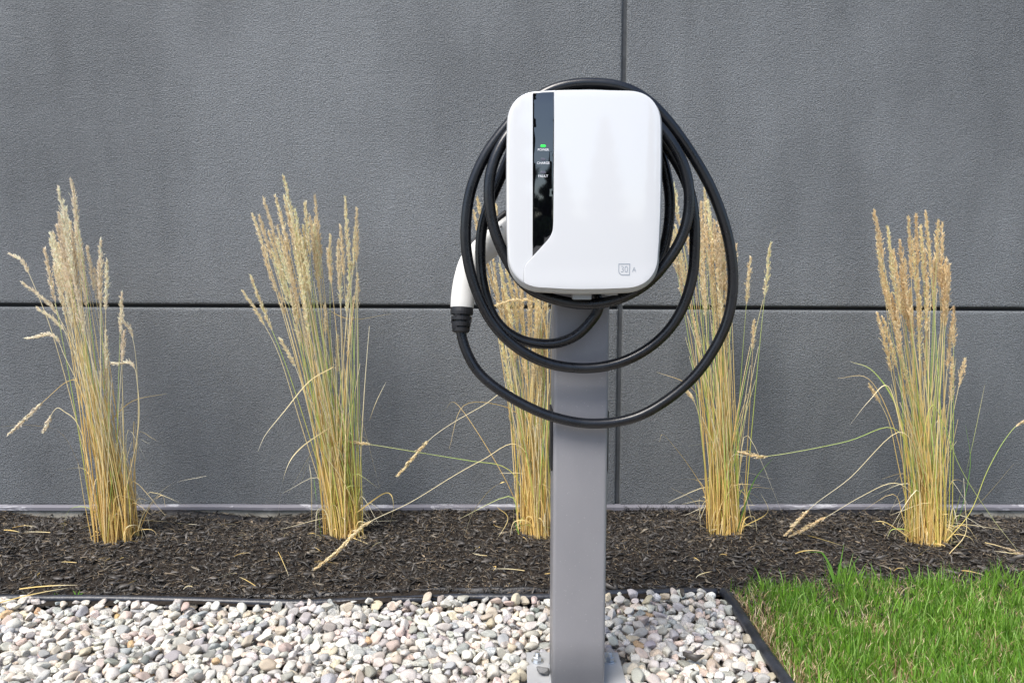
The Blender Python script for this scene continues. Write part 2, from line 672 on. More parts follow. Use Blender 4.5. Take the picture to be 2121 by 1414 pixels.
# landscape fabric strips
def strip(name, pts_lo, hts, label, lean=0.012, seed=0):
    lo = catmull(pts_lo, 10)
    n = len(lo)
    bm = bmesh.new()
    prev = None
    for i, p in enumerate(lo):
        f = i / (n - 1) * (len(hts) - 1)
        k = min(int(f), len(hts) - 2)
        h = hts[k] + (hts[k + 1] - hts[k]) * (f - k)
        h *= 0.62 + 0.2 * noise.noise(Vector((p.x * 14, seed, 0)))
        w = 0.004 * noise.noise(Vector((p.x * 30, seed, 3)))
        rows = []
        for q in range(5):
            s = q / 4
            rows.append(bm.verts.new((p.x, p.y + lean * s + w * math.sin(s * 3), p.z + h * s - 0.002 * (s > 0.9))))
        if prev:
            for q in range(4):
                bm.faces.new((prev[q], rows[q], rows[q + 1], prev[q + 1]))
        prev = rows
    o = link(name, bm_mesh(name, bm, True), M['fabric'])
    md = o.modifiers.new('thick', 'SOLIDIFY')
    md.thickness = 0.0015
    return tag(o, label, 'fabric', 'black landscape fabric edges')


def fab(pts, z=0.005, dy=0.014):
    return [G(x, y, z) + Vector((0, dy, 0)) for x, y in pts]


strip('landscape_fabric', fab([(240, 1243), (330, 1244), (560, 1248), (700, 1246), (860, 1240), (1000, 1237), (1141, 1238), (1200, 1236)]),
      [0.012, 0.016, 0.022, 0.030, 0.030, 0.028, 0.026], 'black fabric edge standing up behind the edging tube left of the post', seed=1)
strip('landscape_fabric', fab([(1225, 1235), (1290, 1231), (1400, 1230), (1470, 1229)]),
      [0.025, 0.023, 0.021, 0.012], 'short black fabric edge behind the edging tube right of the post', seed=4)


def wfab(x0, x1, label, h, seed):
    pts = []
    for k in range(7):
        px = x0 + (x1 - x0) * k / 6
        q = G(px, 1078 + 3 * math.sin(k * 1.7 + seed), 0.02)
        pts.append(Vector((q.x, WY - 0.05, mulch_z(q.x, WY - 0.05) - 0.004)))
    return strip('landscape_fabric', pts, h, label, lean=0.03, seed=seed)


wfab(285, 590, 'black fabric hem along the wall base between the two left grass clumps', [0.028, 0.026, 0.022, 0.014], 7)
wfab(1600, 1860, 'crumpled black plastic lying along the wall base left of the rightmost clump', [0.016, 0.028, 0.026, 0.022], 9)
wfab(1985, 2140, 'black plastic hem at the wall base right of the rightmost clump', [0.014, 0.018, 0.008], 12)

# ------------------------------------------------------------------ gravel
POSTX = P(1205.5, 650, 1.35).x
PLATE = (POSTX - 0.098, POSTX + 0.098, 1.302, 1.498)


def stone_shape(sub, seed):
    rr = random.Random(seed)
    bm = bmesh.new()
    bmesh.ops.create_icosphere(bm, subdivisions=sub, radius=1.0)
    planes = []
    for _ in range(rr.randint(6, 11)):
        n = Vector((rr.gauss(0, 1), rr.gauss(0, 1), rr.gauss(0, 1))).normalized()
        planes.append((n, rr.uniform(0.42, 0.78)))
    sc = Vector((rr.uniform(1.05, 1.4), rr.uniform(0.85, 1.05), rr.uniform(0.62, 0.88)))
    off = Vector((seed * 3.1, 0, 0))
    for v in bm.verts:
        c = v.co.copy()
        for n, d in planes:
            s = c.dot(n)
            if s > d: c -= n * (s - d) * 0.97
        c *= 1 + 0.14 * noise.noise(c * 1.6 + off) + 0.045 * noise.noise(c * 5 + off)
        v.co = Vector((c.x * sc.x, c.y * sc.y, c.z * sc.z))
    bmesh.ops.recalc_face_normals(bm, faces=bm.faces)
    bmesh.ops.triangulate(bm, faces=bm.faces)
    V = np.array([v.co[:] for v in bm.verts])
    T = np.array([[v.index for v in f.verts] for f in bm.faces])
    bm.free()
    return V, T


NSHAPE = 16
SH3 = [stone_shape(3, s) for s in range(NSHAPE)]
SH2 = [stone_shape(2, s) for s in range(NSHAPE)]

PALETTE = [((0.62, 0.61, 0.58), 26), ((0.72, 0.71, 0.68), 22), ((0.46, 0.465, 0.46), 14), ((0.42, 0.435, 0.45), 8), ((0.55, 0.558, 0.565), 11),
           ((0.66, 0.58, 0.53), 9), ((0.56, 0.47, 0.43), 4), ((0.60, 0.54, 0.44), 7), ((0.60, 0.43, 0.26), 1.0), ((0.38, 0.375, 0.36), 2.5), ((0.78, 0.77, 0.74), 8), ((0.27, 0.28, 0.29), 1.2)]
pal_w = [w for c, w in PALETTE]


def stone_col(rr):
    c = rr.choices(PALETTE, pal_w)[0][0]
    k = rr.uniform(0.86, 1.14)
    return tuple(min(0.82, max(0.02, ch * k * w_ + rr.uniform(-0.02, 0.02))) for ch, w_ in zip(c, (0.95, 0.915, 0.86)))


stones = []        # x, y, z, r
cell = 0.032
grid = {}
srr = random.Random(21)


def s_ok(x, y, r):
    if y > edge_y(x) - 0.006 - r * 0.45: return False
    if x > edge_x(y) - 0.005 - r * 0.5: return False
    if PLATE[0] - r * 0.55 < x < PLATE[1] + r * 0.55 and PLATE[2] - r * 0.55 < y < PLATE[3] + r * 0.55: return False
    return True


def rest_z(x, y, r):
    z = -0.035 + r * 0.6
    ci, cj = int(x // cell), int(y // cell)
    for a in (-1, 0, 1):
        for b in (-1, 0, 1):
            for (sx, sy, sz, sr) in grid.get((ci + a, cj + b), ()):
                rs = (r + sr) * 0.79
                d2 = (x - sx) ** 2 + (y - sy) ** 2
                if d2 < rs * rs:
                    zz = sz + math.sqrt(rs * rs - d2) * 0.78
                    if zz > z: z = zz
    return z


GX0, GX1, GY0, GY1 = -2.15, 1.0, 0.80, 1.80
n_st = int((GX1 - GX0) * (GY1 - GY0) * 7000)
for i in range(n_st):
    r = min(0.0178, max(0.0085, srr.lognormvariate(math.log(0.0120), 0.21)))
    best = None
    for c_ in range(9):
        if c_ == 0 or best is None or c_ < 4:
            x, y = srr.uniform(GX0, GX1), srr.uniform(GY0, GY1)
        else:
            x, y = best[0] + srr.gauss(0, 0.008), best[1] + srr.gauss(0, 0.008)
        if not s_ok(x, y, r): continue
        z = rest_z(x, y, r)
        if best is None or z < best[2]: best = (x, y, z)
    if best is None or best[2] > 0.011: continue
    s = (best[0], best[1], best[2], r)
    stones.append(s)
    grid.setdefault((int(s[0] // cell), int(s[1] // cell)), []).append(s)
# a few that rolled on top at the far edge
for i in range(70):
    x = srr.uniform(-1.3, 0.5); r = srr.uniform(0.010, 0.015)
    y = edge_y(x) - srr.uniform(0.018, 0.06)
    if not s_ok(x, y, r): continue
    z = min(rest_z(x, y, r), 0.022)
    s = (x, y, z, r)
    stones.append(s)
    grid.setdefault((int(x // cell), int(y // cell)), []).append(s)

# which stones show largest: a small depth-sorted disc picture
W_, H_ = 1024, 682
idb = np.full((H_, W_), -1, np.int32)
order = []
cp, sp_ = math.cos(PITCH), math.sin(PITCH)
for i, (x, y, z, r) in enumerate(stones):
    dz = z - CAM_H
    depth = y * cp - dz * sp_
    up = y * sp_ + dz * cp
    order.append((depth, i, x / depth * F_PX * W_ / 2121 + W_ / 2, H_ / 2 - up / depth * F_PX * W_ / 2121, r / depth * F_PX * W_ / 2121))
order.sort(reverse=True)
for depth, i, u, v, pr in order:
    if u < -20 or u > W_ + 20 or v > H_ + 20 or v < 0: continue
    x0, x1 = max(0, int(u - pr)), min(W_, int(u + pr) + 1)
    y0, y1 = max(0, int(v - pr * 0.85)), min(H_, int(v + pr * 0.85) + 1)
    if x0 >= x1 or y0 >= y1: continue
    yy, xx = np.mgrid[y0:y1, x0:x1]
    m = ((xx - u) / pr) ** 2 + ((yy - v) / (pr * 0.85)) ** 2 < 1
    idb[y0:y1, x0:x1][m] = i
# the post hides what is behind it
idb[:, 552:606] = -1
cnt = np.bincount(idb[idb >= 0], minlength=len(stones))
top = set(int(k) for k in np.argsort(-cnt)[:300])
seen = set(int(k) for k in np.nonzero(cnt)[0])

stone_me = []
for k, (V, T) in enumerate(SH3):
    me = mesh_np('stone', V, T, smooth=True)
    me.materials.append(M['stone_o'])
    stone_me.append(me)
allV, allT, allC = [], [], []
nv = 0
for i, (x, y, z, r) in enumerate(stones):
    if z < -0.027 and i not in seen and r < 0.013: continue
    k = srr.randrange(NSHAPE)
    c = stone_col(srr)
    a = srr.uniform(0, 2 * math.pi)
    tx, ty = srr.gauss(0, 0.35), srr.gauss(0, 0.35)
    if i in top:
        o = bpy.data.objects.new('stone', stone_me[k])
        COL.objects.link(o)
        o.location = (x, y, z)
        o.rotation_euler = (tx, ty, a)
        o.scale = (r, r, r)
        o.color = (*c, 1)
        o.parent = gravel_bed
    else:
        V, T = (SH3 if i in seen else SH2)[k]
        rot = np.array(Matrix.Rotation(a, 3, 'Z') @ Matrix.Rotation(ty, 3, 'Y') @ Matrix.Rotation(tx, 3, 'X'))
        allV.append(V @ rot.T * r + np.array((x, y, z)))
        allT.append(T + nv)
        allC.append(np.tile(np.array(c), (len(V), 1)))
        nv += len(V)
me = mesh_np('loose_stones', np.vstack(allV), np.vstack(allT), np.vstack(allC), smooth=True)
o = link('loose_stones', me, M['stone_v'], gravel_bed)
tag(o, kind='stuff')
# pebble on the base plate
pb = bpy.data.objects.new('pebble', stone_me[3])
COL.objects.link(pb)
pp = G(1124, 1398, 0.012)
pb.location = (pp.x, pp.y, 0.024)
pb.rotation_euler = (0.1, 0.2, 0.3)
pb.scale = (0.0125, 0.013, 0.013)
pb.color = (0.22, 0.22, 0.22, 1)
tag(pb, 'dark speckled pebble resting on the base plate left of the post', 'pebble')


# ------------------------------------------------------------------ mulch chips
def chips(n, xr, yr, zf, lf, wf, tf, cf, tilt=0.35, keep=None):
    """n flat tapered slivers as one set of arrays"""
    X = RNG.uniform(*xr, n); Y = RNG.uniform(*yr, n)
    if keep is not None:
        m = np.array([keep(a, b) for a, b in zip(X, Y)])
        X, Y = X[m], Y[m]
    n = len(X)
    Z = np.array([zf(a, b) for a, b in zip(X, Y)])
    L, Wd, Th = lf(n), wf(n), tf(n)
    az = RNG.uniform(0, 2 * np.pi, n)
    el = RNG.normal(0, tilt, n)
    rl = RNG.normal(0, 0.7, n)
    d = np.stack([np.cos(az) * np.cos(el), np.sin(az) * np.cos(el), np.sin(el)], 1)
    s0 = np.stack([-np.sin(az), np.cos(az), np.zeros(n)], 1)
    u0 = np.cross(d, s0)
    s = s0 * np.cos(rl)[:, None] + u0 * np.sin(rl)[:, None]
    u = np.cross(d, s)
    bend = RNG.normal(0, 0.12, n) * L
    V = np.zeros((n, 12, 3))
    C = np.stack([X, Y, Z], 1)
    prof = [(-0.5, RNG.uniform(0.25, 0.8, n), 0), (RNG.uniform(-0.15, 0.2, n), np.ones(n), 1), (0.5, RNG.uniform(0.1, 0.6, n), 0)]
    for j, (t_, w_, b_) in enumerate(prof):
        cc = C + d * (L * t_)[:, None] + s * (bend * b_)[:, None]
        for q, (a, b) in enumerate(((-1, -1), (1, -1), (1, 1), (-1, 1))):
            V[:, j * 4 + q] = cc + s * (a * Wd * 0.5 * w_)[:, None] + u * (b * Th * 0.5 * w_)[:, None]
    fc = []
    for j in range(2):
        for q in range(4):
            q2 = (q + 1) % 4
            fc.append((j * 4 + q, j * 4 + q2, (j + 1) * 4 + q2, (j + 1) * 4 + q))
    fc += [(3, 2, 1, 0), (8, 9, 10, 11)]
    fc = np.array(fc)
    Fc = (fc[None] + (np.arange(n) * 12)[:, None, None]).reshape(-1, 4)
    col = np.repeat(cf(n), 12, axis=0)
    return V.reshape(-1, 3), Fc, col


def chip_cols(n):
    base = np.array([[0.021, 0.018, 0.0155], [0.040, 0.035, 0.030], [0.068, 0.061, 0.054], [0.118, 0.107, 0.095], [0.17, 0.145, 0.11], [0.32, 0.25, 0.17]])
    k = RNG.choice(6, n, p=[0.30, 0.32, 0.22, 0.115, 0.035, 0.01])
    return base[k] * RNG.uniform(0.75, 1.3, (n, 1))


def in_mulch(x, y):
    if y > WY - 0.006: return False
    if x < EDGE2[0].x: return y > edge_y(x) + 0.016
    e = lawn_y(x)
    return y > e - 0.05 - 0.03 * abs(math.sin(x * 13.7 + y * 40))


sets = []
LG = lambda m, s, lo, hi: (lambda n: np.clip(RNG.lognormal(math.log(m), s, n), lo, hi))
sets.append(chips(52000, (-2.3, 2.5), (1.62, WY), lambda x, y: mulch_z(x, y) + random.uniform(-0.002, 0.008), LG(0.011, 0.45, 0.004, 0.035), LG(0.0024, 0.45, 0.001, 0.008), LG(0.0012, 0.3, 0.0006, 0.003), chip_cols, keep=in_mulch))
sets.append(chips(5500, (-2.0, 2.2), (1.62, WY), lambda x, y: mulch_z(x, y) + random.uniform(0.004, 0.010), LG(0.024, 0.35, 0.012, 0.05), LG(0.0056, 0.35, 0.003, 0.012), LG(0.0018, 0.3, 0.001, 0.004), chip_cols, tilt=0.25, keep=in_mulch))


def fibre_cols(n):
    base = np.array([[0.30, 0.23, 0.15], [0.16, 0.125, 0.09], [0.42, 0.32, 0.20], [0.09, 0.075, 0.06]])
    return base[RNG.choice(4, n, p=[0.25, 0.3, 0.12, 0.33])] * RNG.uniform(0.8, 1.15, (n, 1))


sets.append(chips(15000, (-2.0, 2.2), (1.62, WY), lambda x, y: mulch_z(x, y) + random.uniform(0.006, 0.011), LG(0.015, 0.45, 0.006, 0.05), LG(0.0008, 0.3, 0.0004, 0.0016), LG(0.0006, 0.3, 0.0004, 0.001), fibre_cols, tilt=0.2, keep=in_mulch))
# outer margin, coarser
sets.append(chips(9000, (-4.4, -2.2), (1.62, WY), lambda x, y: mulch_z(x, y) + random.uniform(-0.002, 0.008), LG(0.022, 0.4, 0.01, 0.05), LG(0.006, 0.4, 0.002, 0.012), LG(0.002, 0.3, 0.001, 0.004), chip_cols, keep=in_mulch))
sets.append(chips(9000, (2.4, 4.7), (1.62, WY), lambda x, y: mulch_z(x, y) + random.uniform(-0.002, 0.008), LG(0.022, 0.4, 0.01, 0.05), LG(0.006, 0.4, 0.002, 0.012), LG(0.002, 0.3, 0.001, 0.004), chip_cols, keep=in_mulch))
# bristly dark fibres pushed up against the flashing right of the post
sets.append(chips(260, (P(1290, 1050, WY).x, P(1460, 1050, WY).x), (WY - 0.035, WY - 0.012), lambda x, y: z_base - 0.012 + random.uniform(-0.01, 0.014), LG(0.022, 0.35, 0.01, 0.04), LG(0.0012, 0.3, 0.0006, 0.002), LG(0.0008, 0.3, 0.0004, 0.001), lambda n: np.tile([[0.012, 0.011, 0.012]], (n, 1)), tilt=0.8))


def join(sets):
    V, Fc, C, n = [], [], [], 0
    for v, f, c in sets:
        V.append(v); Fc.append(f + n); C.append(c); n += len(v)
    return np.vstack(V), np.vstack(Fc), np.vstack(C)


V, Fc, C = join(sets)
o = link('bark_mulch', mesh_np('bark_mulch', V, Fc, C), M['chip'], mulch)
tag(o, kind='stuff')

# large single bark chips
big = []
for k in range(14):
    v, f, c = chips(1, (0, 0.001), (0, 0.001), lambda x, y: 0, LG(0.036, 0.2, 0.026, 0.05), LG(0.011, 0.25, 0.007, 0.016), LG(0.0035, 0.2, 0.002, 0.005), lambda n: np.tile([[0.075, 0.066, 0.058]], (n, 1)) * RNG.uniform(0.5, 1.7), tilt=0.05)
    me = mesh_np('bark_chip', v, f, c)
    me.materials.append(M['chip'])
    big.append(me)
brr = random.Random(5)
cnt_b = 0
while cnt_b < 170:
    q = G(brr.uniform(-10, 2130), brr.uniform(1072, 1238), 0.02)
    if not in_mulch(q.x, q.y): continue
    o = bpy.data.objects.new('bark_chip', brr.choice(big))
    COL.objects.link(o)
    o.location = (q.x, q.y, mulch_z(q.x, q.y) + 0.009)
    o.rotation_euler = (brr.gauss(0, 0.2), brr.gauss(0, 0.2), brr.uniform(0, 6.28))
    k = brr.uniform(0.6, 1.15)
    o.scale = (k, k, k)
    o.parent = mulch
    cnt_b += 1


def single_chip(px, py, z, ang, sc, label, tilt=0.0, mesh=0):
    q = G(px, py, z)
    o = bpy.data.objects.new('wood_chip', big[mesh])
    COL.objects.link(o)
    o.location = q
    o.rotation_euler = (0, tilt, ang)
    o.scale = sc
    return tag(o, label, 'wood chip', 'single wood chips off the mulch')


single_chip(1436, 1354, 0.028, -0.9, (0.95, 0.8, 1.4), 'dark grey wood chip lying on the gravel near the lawn edging', mesh=2)
single_chip(1412, 1226, 0.028, 0.5, (1.1, 1.5, 1.0), 'grey bark chip caught on the edging tube right of the post', mesh=4)
single_chip(690, 1245, 0.027, 1.9, (0.9, 0.7, 0.7), 'small brown chip leaning on the edging tube left of the post', 0.3, mesh=6)


# ------------------------------------------------------------------ blades (lawn, leaves)
def ribbons(base, direc, length, width, curve, col0, col1, seg=4, twist=None):
    """n curved tapered ribbons; base (n,3), direc azimuth of bend (n), curve = bend angle (n)"""
    n = len(base)
    az = direc
    out = np.stack([np.cos(az), np.sin(az), np.zeros(n)], 1)
    side = np.stack([-np.sin(az), np.cos(az), np.zeros(n)], 1)
    V = np.zeros((n, (seg + 1) * 2, 3)); C = np.zeros((n, (seg + 1) * 2, 3))
    p = base.copy()
    if twist is None: twist = RNG.uniform(0, 2 * np.pi, n)
    wv = side * np.cos(twist)[:, None] + out * np.sin(twist)[:, None]
    for j in range(seg + 1):
        t_ = j / seg
        w_ = width * (1 - t_ ** 2.2) * (0.75 + 0.25 * min(1, t_ * 4)) * 0.5 + 1e-5
        V[:, 2 * j] = p - wv * w_[:, None]
        V[:, 2 * j + 1] = p + wv * w_[:, None]
        cc = col0 * (1 - t_) + col1 * t_
        C[:, 2 * j] = cc; C[:, 2 * j + 1] = cc
        ang = curve * (t_ + 0.5 / seg)
        p = p + (out * np.sin(ang)[:, None] + np.array([0, 0, 1.0]) * np.cos(ang)[:, None]) * (length / seg)[:, None]
    fc = np.array([(2 * j, 2 * j + 1, 2 * j + 3, 2 * j + 2) for j in range(seg)])
    Fc = (fc[None] + (np.arange(n) * (seg + 1) * 2)[:, None, None]).reshape(-1, 4)
    return V.reshape(-1, 3), Fc, C.reshape(-1, 3)


def bare(x, y):
    """how bare the ground is: the strip beside the edging"""
    d = x - edge_x(y)
    w = 0.080 + 0.05 * noise.noise(Vector((y * 9, 2, 0))) + 0.09 * math.exp(-((y - 1.60) / 0.08) ** 2)
    b = 1 - min(1, max(0, (d - 0.01) / w))
    b = max(b, 0.75 * (noise.noise(Vector((x * 5 + 3, y * 6, 4))) > 0.34))
    return b


def scatter_lawn(n, xr, yr, edge_soft=0.05):
    X = RNG.uniform(*xr, n); Y = RNG.uniform(*yr, n)
    keep = []
    for a, b in zip(X, Y):
        k = a > edge_x(b) + 0.012
        if k and b > 1.4:
            e = lawn_y(a) + 0.018 * math.sin(a * 23) + 0.012 * math.sin(a * 61)
            k = b < e + random.gauss(0, edge_soft * 0.35)
        keep.append(k)
    m = np.array(keep)
    return X[m], Y[m]


def lawn_set(n, xr, yr, dens=1.0):
    X, Y = scatter_lawn(n, xr, yr)
    bv = np.array([bare(a, b) for a, b in zip(X, Y)])
    clump_n = np.array([noise.noise(Vector((a * 16, b * 16, 2))) for a, b in zip(X, Y)])
    m = (RNG.random(len(X)) > bv * 0.93) & (RNG.random(len(X)) < 0.72 + clump_n * 0.9)
    X, Y = X[m], Y[m]; cn = clump_n[m]
    k = len(X)
    base = np.stack([X, Y, np.array([lawn_z(a, b) for a, b in zip(X, Y)]) - 0.002], 1)
    L = np.clip(RNG.lognormal(math.log(0.038), 0.34, k), 0.015, 0.080) * (1 + 0.35 * cn)
    Wd = RNG.uniform(0.0019, 0.0042, k)
    cur = np.abs(RNG.normal(0.55, 0.4, k))
    g = np.array([[0.120, 0.285, 0.028], [0.190, 0.390, 0.042], [0.34, 0.54, 0.140], [0.065, 0.185, 0.022]])
    col = g[RNG.choice(4, k, p=[0.34, 0.34, 0.16, 0.16])] * RNG.uniform(0.75, 1.25, (k, 1))
    c0 = col * 0.75 + np.array([0.06, 0.06, 0.01])
    return ribbons(base, RNG.uniform(0, 2 * np.pi, k), L, Wd, cur, c0, col, 4)


def thatch_set(n, xr, yr):
    X, Y = scatter_lawn(n, xr, yr)
    k = len(X)
    bv = np.array([bare(a, b) for a, b in zip(X, Y)])
    m = RNG.random(k) < 0.5 + 0.5 * bv
    X, Y, bv = X[m], Y[m], bv[m]; k = len(X)
    base = np.stack([X, Y, np.array([lawn_z(a, b) for a, b in zip(X, Y)]) + RNG.uniform(0, 0.020, k)], 1)
    L = RNG.uniform(0.012, 0.038, k)
    g = np.array([[0.60, 0.46, 0.27], [0.46, 0.33, 0.18], [0.70, 0.58, 0.38], [0.32, 0.21, 0.11]])
    col = g[RNG.choice(4, k)] * RNG.uniform(0.8, 1.2, (k, 1))
    return ribbons(base, RNG.uniform(0, 2 * np.pi, k), L, RNG.uniform(0.001, 0.0022, k), RNG.uniform(0.7, 1.9, k), col, col * 1.05, 3)


V, Fc, C = join([lawn_set(70000, (0.45, 1.75), (1.15, 1.95)), lawn_set(50000, (0.3, 2.9), (0.4, 1.95))])
# (blades and thatch share one ribbon mesh per object)
o = link('lawn_grass', mesh_np('lawn_grass', V, Fc, C), M['blade'])
tag(o, 'bright green lawn blades in the right foreground beside the gravel', 'grass', kind='stuff')
V, Fc, C = join([thatch_set(28000, (0.45, 1.75), (1.15, 1.95)), thatch_set(8000, (0.3, 2.9), (0.4, 1.95))])
o = link('dry_thatch', mesh_np('dry_thatch', V, Fc, C), M['straw'])
tag(o, 'tan dead thatch under the green lawn and along its bare edge', 'dead grass', kind='stuff')


# ------------------------------------------------------------------ ornamental grass clumps
def col_lerp(stops, t_):
    for (a, ca), (b, cb) in zip(stops[:-1], stops[1:]):
        if t_ <= b:
            f = (t_ - a) / (b - a)
            return tuple(x + (y - x) * f for x, y in zip(ca, cb))
    return stops[-1][1]


GOLD = (0.52, 0.34, 0.11)
TONES = {
    'straw': [(0, (0.90, 0.64, 0.24)), (0.35, (0.90, 0.65, 0.22)), (0.7, (0.88, 0.72, 0.36)), (1, (0.90, 0.80, 0.55))],
    'green': [(0, (0.84, 0.62, 0.20)), (0.25, (0.68, 0.64, 0.15)), (0.55, (0.46, 0.62, 0.15)), (0.8, (0.66, 0.70, 0.28)), (1, (0.86, 0.76, 0.46))],
    'pale': [(0, (0.90, 0.70, 0.34)), (0.4, (0.92, 0.78, 0.44)), (1, (0.94, 0.87, 0.66))],
    'ochre': [(0, (0.72, 0.47, 0.15)), (0.5, (0.80, 0.56, 0.20)), (1, (0.84, 0.68, 0.38))],
}


def path_len(p):
    return [0.0] + list(np.cumsum([(b - a).length for a, b in zip(p[:-1], p[1:])]))


def at_len(p, cum, s):
    s = min(max(s, 0), cum[-1])
    k = min(int(np.searchsorted(cum, s, side='right')) - 1, len(p) - 2)
    f = (s - cum[k]) / max(1e-9, cum[k + 1] - cum[k])
    return p[k].lerp(p[k + 1], f), (p[k + 1] - p[k]).normalized()


def plume_mesh(path, L, W, tint, rr):
    cum = path_len(path)
    tot = cum[-1]
    n = int(max(80, L / 0.15 * 420))
    V, Fc, C = [], [], []
    # a branchlet carries several spikelets
    nb = n // 5
    for b in range(nb):
        s = (b + rr.random()) / nb
        pos, tg = at_len(path, cum, tot - L + L * s * 0.97)
        a = rr.uniform(0, 2 * math.pi)
        ref = Vector((0, 1, 0)) if abs(tg.y) < 0.9 else Vector((1, 0, 0))
        u = (ref - tg * ref.dot(tg)).normalized(); w = tg.cross(u)
        out = u * math.cos(a) + w * math.sin(a)
        prof = (math.sin(math.pi * min(1, s * 0.9 + 0.1) ** 0.75) ** 0.8) * 0.9 + 0.1
        rad_ = W * prof * rr.uniform(0.25, 1.0)
        bl = 0.010 + rad_ * 0.9
        for q in range(5):
            f = (q + 0.5) / 5
            c = pos + tg * (bl * f) + out * (rad_ * f ** 1.1)
            d = (tg * 1.0 + out * rr.uniform(0.05, 0.55) + Vector((rr.gauss(0, .2), rr.gauss(0, .2), rr.gauss(0, .2)))).normalized()
            sd_ = d.cross(out + Vector((rr.gauss(0, .35), rr.gauss(0, .35), rr.gauss(0, .35)))).normalized()
            ln = rr.uniform(0.006, 0.0105); wd = rr.uniform(0.0012, 0.0022)
            k = len(V)
            V += [c, c + d * ln * 0.45 + sd_ * wd, c + d * ln, c + d * ln * 0.45 - sd_ * wd]
            Fc.append((k, k + 1, k + 2, k + 3))
            m_ = rr.uniform(0.85, 1.12)
            cc = tuple(min(0.95, x * m_) for x in tint)
            C += [cc] * 4
    return np.array([v[:] for v in V]), np.array(Fc), np.array(C)


def stem_arrays(path, r0, r1, tone, k=1.0, sides=4):
    n = len(path)
    rr_ = [r0 + (r1 - r0) * i / (n - 1) for i in range(n)]
    V, Q = tube_arrays(path, rr_, sides)
    C = []
    for i in range(n):
        c = col_lerp(TONES[tone], i / (n - 1))
        C += [tuple(x * k for x in c)] * sides
    return np.array([v[:] for v in V]), np.array(Q), np.array(C)


def bez(a, b, c, n=14):
    return [a * (1 - t_) ** 2 + b * 2 * t_ * (1 - t_) + c * t_ ** 2 for t_ in [i / n for i in range(n + 1)]]


